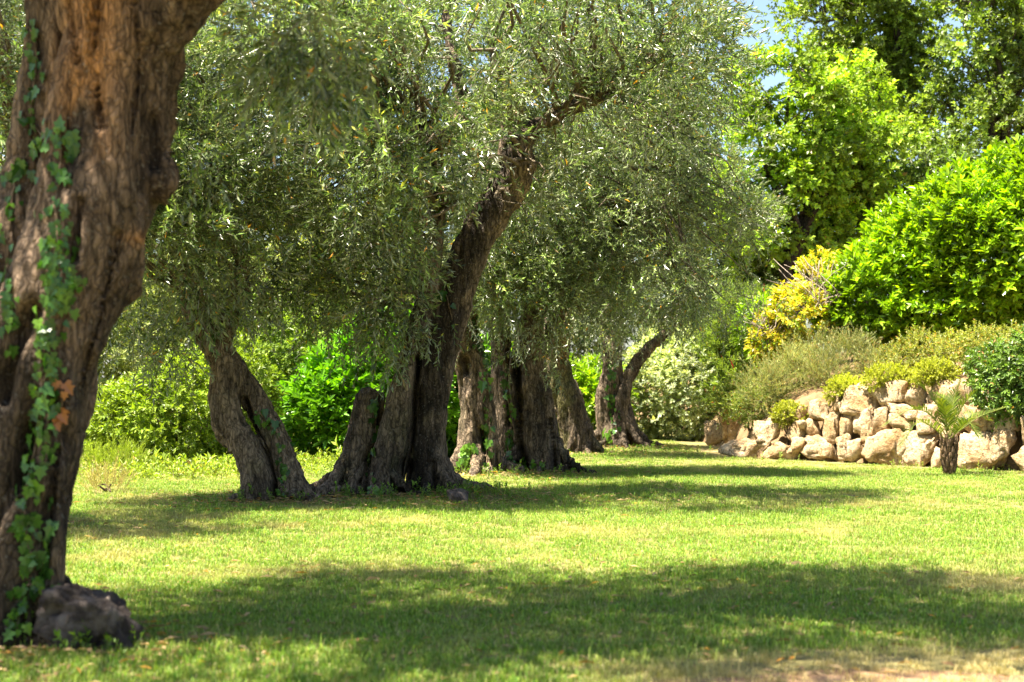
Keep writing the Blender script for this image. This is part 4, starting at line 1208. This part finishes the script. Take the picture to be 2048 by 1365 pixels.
fr = [((1862, 832, -.1), (1820, 820, -.2), (1768, 852, -.3)), ((1882, 830, .0), (1862, 792, .1), (1828, 762, .1)), ((1903, 828, .1), (1909, 795, .2), (1922, 762, .2)), ((1912, 838, -.1), (1930, 805, -.2), (1952, 782, -.3)),
      ((1928, 855, 0), (1962, 832, 0), (2012, 815, .05)), ((1868, 858, -.3), (1834, 846, -.5), (1802, 890, -.6)), ((1900, 838, .3), (1893, 805, .5), (1872, 788, .7)), ((1926, 845, .25), (1950, 830, .5), (1978, 842, .75)), ((1917, 858, -.35), (1936, 845, -.6), (1956, 872, -.8)), ((1892, 845, -.2), (1888, 818, -.4), (1880, 800, -.6))]
for i, (a, b2, c) in enumerate(fr):
    pts = [crown_c + rng.normal(0, .02, 3)] + [P(q[0], q[1], pd + q[2]) - pb for q in (a, b2, c)]
    path = catmull(np.array(pts), 12)
    n = len(path)
    V, fc = tube(path, np.linspace(0.011, 0.003, n), 5)
    Vs, Fs = [V], [tuple(dict.fromkeys(f)) for f in fc]
    cl = [np.tile([0.20, 0.23, 0.04], (len(V), 1))]
    nv = len(V)
    T = np.gradient(path, axis=0); T /= np.linalg.norm(T, axis=1, keepdims=True)
    up0 = np.array([0, 0, 1.0])
    for j, t in enumerate(np.linspace(0.2, 0.995, 40)):
        f = t * (n - 1); k = int(min(f, n - 2)); q = f - k
        p = path[k] * (1 - q) + path[k + 1] * q
        tg = T[k]
        sd = np.cross(tg, up0 + rng.normal(0, .05, 3)); sd /= np.linalg.norm(sd) + 1e-9
        nn = np.cross(sd, tg)
        L = (0.09 + 0.16 * math.sin(math.pi * min(1, (t * 1.02)) ** 0.8)) * rng.uniform(.85, 1.1)
        for s in (-1, 1):
            dr = sd * s * 0.75 + tg * (0.55 + 0.5 * t) + nn * 0.38 + rng.normal(0, .07, 3)
            dr /= np.linalg.norm(dr)
            w = np.cross(dr, nn); w /= np.linalg.norm(w) + 1e-9
            w = w * 0.0085
            tip = p + dr * L + np.array([0, 0, -0.12 * L])
            mid = p + dr * L * 0.5
            Vs.append(np.array([p - w * .6, p + w * .6, mid + w, mid - w, tip])); Fs += [(nv, nv + 1, nv + 2, nv + 3), (nv + 3, nv + 2, nv + 4)]
            cc = leaf_cols(rng, (1,), (0.045, 0.085, 0.008), (0.14, 0.17, 0.02), .25)[0]
            cl.append(np.tile(cc, (5, 1))); nv += 5
    me = bpy.data.meshes.new('frond')
    me.from_pydata(np.vstack(Vs).tolist(), [], Fs)
    add_col(me, np.vstack(cl))
    link('frond', me, M_BROAD, palm)

# ------------------------------------------------------------------ ivy on the trunks
def ivy_leaf(s, seed):
    r = np.random.default_rng(seed)
    prof = [(0, 0), (.28, -.10), (.46, .12), (.30, .30), (.42, .52), (.20, .58), (0, 1.0)]
    right = [(x * (1 + r.normal(0, .06)), y) for x, y in prof]
    V = [(x, y, 0.10 * abs(x) - 0.14 * y * y) for x, y in right] + [(-x, y, 0.10 * abs(x) - 0.14 * y * y) for x, y in right[1:-1]]
    V = np.array(V) * s
    Fc = [(0, 1, 2), (0, 2, 3), (0, 3, 6), (3, 4, 5), (3, 5, 6), (0, 8, 7), (0, 9, 8), (0, 6, 9), (9, 11, 10), (9, 6, 11)]
    return V, np.array(Fc)

IVM = {}
def ivy_meshes():
    rng = np.random.default_rng(5)
    for kind, (c1, c2) in {'green': ((0.018, 0.060, 0.010), (0.06, 0.15, 0.018)), 'young': ((0.08, 0.20, 0.015), (0.16, 0.30, 0.025)), 'brown': ((0.30, 0.11, 0.03), (0.38, 0.15, 0.05))}.items():
        IVM[kind] = []
        for k in range(4):
            V, Fc = ivy_leaf(1.0, k)
            c = leaf_cols(rng, (1,), c1, c2, .15)[0]
            me = mesh_np('leaf', V, Fc, np.tile(c, (len(V), 1)))
            me.materials.append(M_IVY)
            IVM[kind].append(me)
ivy_meshes()

def ray_to(bv, px, py, d):
    o = Vector((0, 0, HCAM))
    v = Vector((P(px, py, d) - np.array([0, 0, HCAM])).tolist()).normalized()
    h = bv.ray_cast(o, v)
    return h

def ivy(label, seed, bv, d, base, strands, size, group='ivy climbing the olive trunks'):
    """strands: (list of (px,py), half width px, leaf count, kind)"""
    rng = np.random.default_rng(seed)
    root = thing('ivy', label, 'ivy', base, group)
    B = np.array(base)
    bag = Bag()
    for (pts, hw, n, kind) in strands:
        sm = catmull(np.array(pts, float), 8)
        pp = []
        for (a, b_) in sm:
            h = ray_to(bv, a, b_, d)
            if h[0] is not None and abs(h[0].y - d) < 2.5:
                pp.append(np.array(h[0]) + np.array(h[1]) * 0.012 - B)
        if len(pp) > 3:
            bag.add(*tube(np.array(pp), np.full(len(pp), size * 0.11), 5))
        for i in range(n):
            q = sm[rng.integers(len(sm))] + rng.normal(0, hw * .5, 2)
            h = ray_to(bv, q[0], q[1], d)
            if h[0] is None or abs(h[0].y - d) > 2.5:
                continue
            nrm = np.array(h[1]); p = np.array(h[0]) + nrm * rng.uniform(.015, .05)
            y = np.array([0, 0, -1.0]) + rng.normal(0, .45, 3)
            y = y - nrm * (y @ nrm) * 0.8
            up = nrm + rng.normal(0, .3, 3) + np.array([0, 0, .25])
            Rm = frame(y[None], up[None])[0]
            m4 = Matrix(Rm.tolist()).to_4x4(); m4.translation = Vector((p - B).tolist())
            k = kind if rng.random() > .12 or kind == 'brown' else 'young'
            lo = bpy.data.objects.new('leaf', IVM[k][int(rng.integers(4))])
            COL.objects.link(lo); lo.parent = root
            lo.matrix_local = m4 @ Matrix.Scale(float(size * np.exp(rng.normal(0, .28))), 4)
    if bag.V:
        me = bag.mesh('stem')
        add_col(me, np.tile(np.array([[0.14, 0.10, 0.06]]), (len(me.vertices), 1)))
        link('stem', me, M_TWIG, root)
    return root

ivy('ivy strands climbing the huge trunk at the left edge', 801, bv1, d1, O1, [
    ([(50, 1010), (68, 930), (85, 840), (92, 740), (102, 640), (118, 540), (112, 420), (118, 300), (118, 262)], 26, 190, 'green'),
    ([(85, 1000), (95, 840), (85, 720), (110, 600), (100, 480)], 18, 60, 'green'),
    ([(125, 610), (130, 560), (118, 500), (150, 560)], 24, 40, 'green'),
    ([(15, 10), (60, 60), (70, 140), (60, 230), (85, 280), (40, 330), (20, 430), (15, 520), (20, 600), (10, 700)], 22, 120, 'green'),
    ([(35, 1260), (50, 1180), (90, 1150), (60, 1090), (50, 1020)], 26, 110, 'green'),
    ([(115, 760), (125, 800), (118, 830), (98, 868)], 10, 11, 'brown'),
    ([(90, 1130), (100, 1090), (110, 1050)], 10, 20, 'green')], 0.052)
ivy('ivy patches on the crooked stems of the slim olive', 802, bv2, d2, O2, [([(560, 980), (565, 930), (560, 880), (520, 830)], 14, 40, 'green'), ([(420, 700), (440, 640)], 10, 10, 'green')], 0.075)
ivy('ivy sprays on the trunk of the middle olive', 803, bv3, d3, O3, [([(745, 960), (748, 900), (750, 840), (748, 800)], 9, 30, 'green'), ([(870, 390), (880, 350), (885, 400), (870, 420)], 12, 22, 'young'), ([(905, 640), (890, 580), (880, 600)], 12, 14, 'green'), ([(760, 980), (745, 985)], 12, 12, 'young')], 0.085)
ivy('ivy covering the right side of the pale split trunk', 804, bv4, d4, O4, [([(975, 935), (975, 860), (975, 780), (965, 700), (950, 650)], 12, 70, 'green'), ([(925, 930), (940, 890), (930, 920)], 10, 40, 'young'), ([(945, 640), (960, 690)], 10, 24, 'green')], 0.095)
ivy('ivy at the foot of the thick dark trunk', 805, bv5, d5, O5, [([(1020, 930), (1025, 880), (1018, 800), (1010, 720)], 12, 50, 'green'), ([(1050, 925), (1090, 930)], 12, 12, 'young')], 0.09)
ivy('ivy on the farthest olive trunk', 807, bv7, d7, O7, [([(1235, 870), (1225, 820), (1222, 770), (1228, 730)], 9, 36, 'green'), ([(1220, 880), (1210, 860)], 8, 14, 'young')], 0.10)

# ------------------------------------------------------------------ ground plants, litter, grass
def patch(name, label, cat, seed, spots, sprigs, mat, c1, c2, scl, up=1.2, odd=None):
    rng = np.random.default_rng(seed)
    pos = []
    for (px, py, wx, wy, n) in spots:
        x, y = spot(px, py)
        q = np.stack([x + rng.normal(0, wx, n), y + rng.normal(0, wy, n)], -1)
        pos.append(q)
    q = np.vstack(pos)
    p = np.column_stack([q, zg(q[:, 0], q[:, 1])])
    dirs = rng.normal(0, .6, p.shape) + np.array([0, 0, up])
    ups = np.array([0, 0, 1.0]) + rng.normal(0, .6, p.shape)
    me = foliage_mesh(name, rng, sprigs, p, dirs, ups, scl * np.exp(rng.normal(0, .3, len(p))), c1, c2, .25, odd)
    o = link(name, me, mat)
    o['kind'] = 'stuff'
    tag(o, label, cat)
    return o
patch('ground_cover', 'light green weeds at the foot of the left bushes', 'weeds', 851,
      [(400, 945, 1.0, .5, 420), (520, 935, .8, .5, 260), (330, 955, .7, .5, 260), (600, 925, .5, .5, 160), (470, 920, 1, .4, 200)], SP_SMALL, M_BROAD, (0.15, 0.23, 0.02), (0.32, 0.40, 0.06), 1.15, odd=[((.45, .3, .1), .03)])
patch('weeds', 'small green weeds and ivy runners around the olive roots', 'weeds', 852,
      [(780, 985, .6, .12, 40), (900, 1000, .5, .25, 110), (960, 995, .35, .25, 60), (560, 1008, .5, .15, 40), (960, 955, .5, .15, 60), (1080, 955, .5, .15, 40), (1160, 915, .6, .2, 50), (1260, 905, .9, .3, 90), (40, 1280, .3, .15, 50), (205, 1312, .2, .06, 26), (1897, 946, .14, .08, 16), (700, 1000, .4, .1, 30)], SP_SMALL, M_BROAD, (0.07, 0.15, 0.015), (0.20, 0.32, 0.04), .65)
patch('wall_plants', 'tufts of green weeds sprouting at the foot of the stone wall', 'weeds', 853,
      [(1480, 922, .5, .1, 14), (1600, 922, .5, .1, 14), (1720, 922, .6, .1, 18), (1800, 935, .4, .1, 18), (2000, 940, .4, .15, 40)], SP_SMALL, M_BROAD, (0.12, 0.2, 0.02), (0.3, 0.36, 0.07), .6, odd=[((.45, .3, .1), .06)])

def litter(seed):
    rng = np.random.default_rng(seed)
    Q = []
    for (tx, ty, h, r), n in zip(TREE_XY.values(), (700, 600, 2000, 600, 600, 400, 600, 200)):
        Q.append(np.stack([tx + rng.normal(0, r * .85, n), ty - .15 + rng.normal(0, r * .55, n)], -1))
    Q.append(np.stack([rng.uniform(-4, 4.5, 260), rng.uniform(7.5, 22, 260)], -1))
    Q.append(np.stack([rng.uniform(-3, 3.2, 420), rng.uniform(7.4, 13, 420)], -1))
    q = np.vstack(Q)
    p = np.column_stack([q, zg(q[:, 0], q[:, 1]) + rng.uniform(.01, .04, len(q))])
    V, Fc = leaf_tri(0.075, 0.020)
    a = rng.uniform(0, 2 * math.pi, len(p))
    dirs = np.stack([np.cos(a), np.sin(a), rng.normal(0, .15, len(p))], -1)
    R = frame(dirs, np.array([0, 0, 1.0]) + rng.normal(0, .3, p.shape))
    W = np.einsum('nij,vj->nvi', R, V) * np.exp(rng.normal(0, .25, len(p)))[:, None, None] + p[:, None]
    C = np.repeat(leaf_cols(rng, (len(p),), (0.22, 0.12, 0.05), (0.45, 0.32, 0.17), .25, [((.5, .25, .04), .1)])[:, None], 4, axis=1)
    F2 = Fc[None] + (np.arange(len(p)) * 4)[:, None, None]
    o = link('fallen_leaves', mesh_np('fallen_leaves', W.reshape(-1, 3), F2.reshape(-1, 3), C.reshape(-1, 3)), M_DULL)
    o['kind'] = 'stuff'
    tag(o, 'scattered dry brown leaves on the grass below the olive trees', 'leaf litter')
litter(861)

def tuft_mesh(seed, n, rad, h, w):
    rng = np.random.default_rng(seed)
    p = np.stack([rng.normal(0, rad * .6, n), rng.normal(0, rad * .6, n), np.full(n, -.006)], -1)
    a = rng.uniform(0, 2 * math.pi, n)
    dr = np.stack([np.cos(a), np.sin(a), 0 * a], -1)
    sd = np.stack([-np.sin(a), np.cos(a), 0 * a], -1)
    H = h * np.exp(rng.normal(0, .3, n))[:, None]
    ln = rng.uniform(.1, .9, n)[:, None]
    m = p + dr * H * ln * .4 + np.array([0, 0, .62]) * H
    t = p + dr * H * ln * 1.1 + np.array([0, 0, 1.0]) * H * (1.05 - .35 * ln)
    V = np.stack([p - sd * w / 2, p + sd * w / 2, m + sd * w * .4, m - sd * w * .4, t], 1)
    F1 = np.array([[0, 1, 2], [0, 2, 3], [3, 2, 4]])
    Fc = F1[None] + (np.arange(n) * 5)[:, None, None]
    C = leaf_cols(rng, (n,), (0.036, 0.170, 0.012), (0.255, 0.345, 0.03), .34, [((.54, .47, .22), .13)])
    me = mesh_np('tuft', V.reshape(-1, 3), Fc.reshape(-1, 3), np.repeat(C[:, None], 5, 1).reshape(-1, 3))
    me.materials.append(M_GRASS)
    return me

def grass():
    rng = np.random.default_rng(871)
    pts = []
    for (y0, y1, den) in ((6.5, 12, 210), (12, 18, 150), (18, 27, 90), (27, 42, 50)):
        hw = 0.42 * y1 + 0.8
        n = int(den * (y1 - y0) * 2 * hw)
        q = np.stack([rng.uniform(-hw, hw, n), rng.uniform(y0, y1, n)], -1)
        q = q[np.abs(q[:, 0]) < 0.42 * q[:, 1] + 0.8]
        pts.append(q)
    q = np.vstack(pts)
    x, y = q[:, 0], q[:, 1]
    keep = ~((x > 3.9) & (y > wall_y(x) - 0.15))
    keep &= ~((x < -0.4) & (y > 29)) & ~((x < -3.5) & (y > 26.5))
    for (tx, ty, h, r) in TREE_XY.values():
        dd = np.sqrt(((x - tx) / r) ** 2 + ((y - ty + .1) / r / .8) ** 2)
        keep &= rng.random(len(x)) > sstep(1.0, 0.35, dd) * .97
    n1 = fbm(np.stack([x * .9, y * .9, 0 * x], -1), 3, 3)
    n2 = fbm(np.stack([x * .25, y * .25, 0 * x + 5], -1), 6, 2)
    n3 = fbm(np.stack([x * 3.1, y * 2.2, 0 * x + 9], -1), 8, 2)
    dry = sstep(.0, .5, .55 * n1 + .35 * n2 + .6 * n3) * .5 * (1 - .5 * sstep(14, 11, y)) + rng.random(len(x)) ** 2 * .24  # less straw near the camera: greener tone of the foreground shade put into colour
    # worn, dried-out strip nearest the camera on the right, and a sandy spot farther along
    edge = 8.35 + .12 * (x - 1.0) + .5 * n1
    worn = sstep(edge + .25, edge - .25, y) * sstep(-.2, 1.2, x + n1)
    worn = np.maximum(worn, .8 * np.exp(-((x - 3.6) / .7) ** 2 - ((y - 11.4) / .5) ** 2))
    dry = np.clip(dry + worn * .9, 0, 1)
    keep &= rng.random(len(x)) > worn * .72
    q, dry = q[keep], dry[keep]
    N = len(q)
    z = gz(q[:, 0], q[:, 1])
    me = bpy.data.meshes.new('grass')
    me.vertices.add(N)
    me.vertices.foreach_set('co', np.column_stack([q, z]).astype(np.float32).ravel())
    a = me.attributes.new('dry', 'FLOAT', 'POINT'); a.data.foreach_set('value', dry.astype(np.float32))
    rot = np.column_stack([rng.normal(0, .08, N), rng.normal(0, .08, N), rng.uniform(0, 6.28, N)])
    a = me.attributes.new('rot', 'FLOAT_VECTOR', 'POINT'); a.data.foreach_set('vector', rot.astype(np.float32).ravel())
    hs = 1 + .35 * fbm(np.column_stack([q * 1.3, 0 * z]), 13, 2)
    sc = np.column_stack([np.ones(N) * (1 + .012 * np.clip(q[:, 1] - 12, 0, 20)), np.ones(N) * (1 + .012 * np.clip(q[:, 1] - 12, 0, 20)), hs * np.exp(rng.normal(0, .2, N))])
    a = me.attributes.new('scl', 'FLOAT_VECTOR', 'POINT'); a.data.foreach_set('vector', sc.astype(np.float32).ravel())
    a = me.attributes.new('pick', 'INT', 'POINT'); a.data.foreach_set('value', rng.integers(0, 3, N).astype(np.int32))
    me.update()
    o = link('grass', me, M_GRASS)
    o['kind'] = 'stuff'
    tag(o, 'short mown grass covering the lawn', 'grass')
    g = bpy.data.node_groups.new('grass_scatter', 'GeometryNodeTree')
    g.interface.new_socket('Geometry', in_out='INPUT', socket_type='NodeSocketGeometry')
    g.interface.new_socket('Geometry', in_out='OUTPUT', socket_type='NodeSocketGeometry')
    gi = g.nodes.new('NodeGroupInput'); go = g.nodes.new('NodeGroupOutput')
    jn = g.nodes.new('GeometryNodeJoinGeometry')
    for k in range(3):
        src = bpy.data.objects.new('grass_tuft', tuft_mesh(60 + k, 44, 0.075, 0.031, 0.0052))
        oi = g.nodes.new('GeometryNodeObjectInfo')
        oi.inputs['Object'].default_value = src
        oi.inputs['As Instance'].default_value = True
        g.links.new(oi.outputs['Geometry'], jn.inputs[0])
    ip = g.nodes.new('GeometryNodeInstanceOnPoints')
    def na(nm, tp):
        nn = g.nodes.new('GeometryNodeInputNamedAttribute'); nn.data_type = tp
        nn.inputs['Name'].default_value = nm
        return nn.outputs['Attribute']
    er = g.nodes.new('FunctionNodeEulerToRotation')
    g.links.new(na('rot', 'FLOAT_VECTOR'), er.inputs[0])
    g.links.new(gi.outputs[0], ip.inputs['Points'])
    g.links.new(jn.outputs[0], ip.inputs['Instance'])
    ip.inputs['Pick Instance'].default_value = True
    g.links.new(na('pick', 'INT'), ip.inputs['Instance Index'])
    g.links.new(er.outputs[0], ip.inputs['Rotation'])
    g.links.new(na('scl', 'FLOAT_VECTOR'), ip.inputs['Scale'])
    g.links.new(ip.outputs[0], go.inputs[0])
    md = o.modifiers.new('scatter', 'NODES')
    md.node_group = g
    return N
NG = grass()
print('grass tufts', NG, 'tris', sum(len(m.loops) - 2 * len(m.polygons) for m in bpy.data.meshes if m.users))
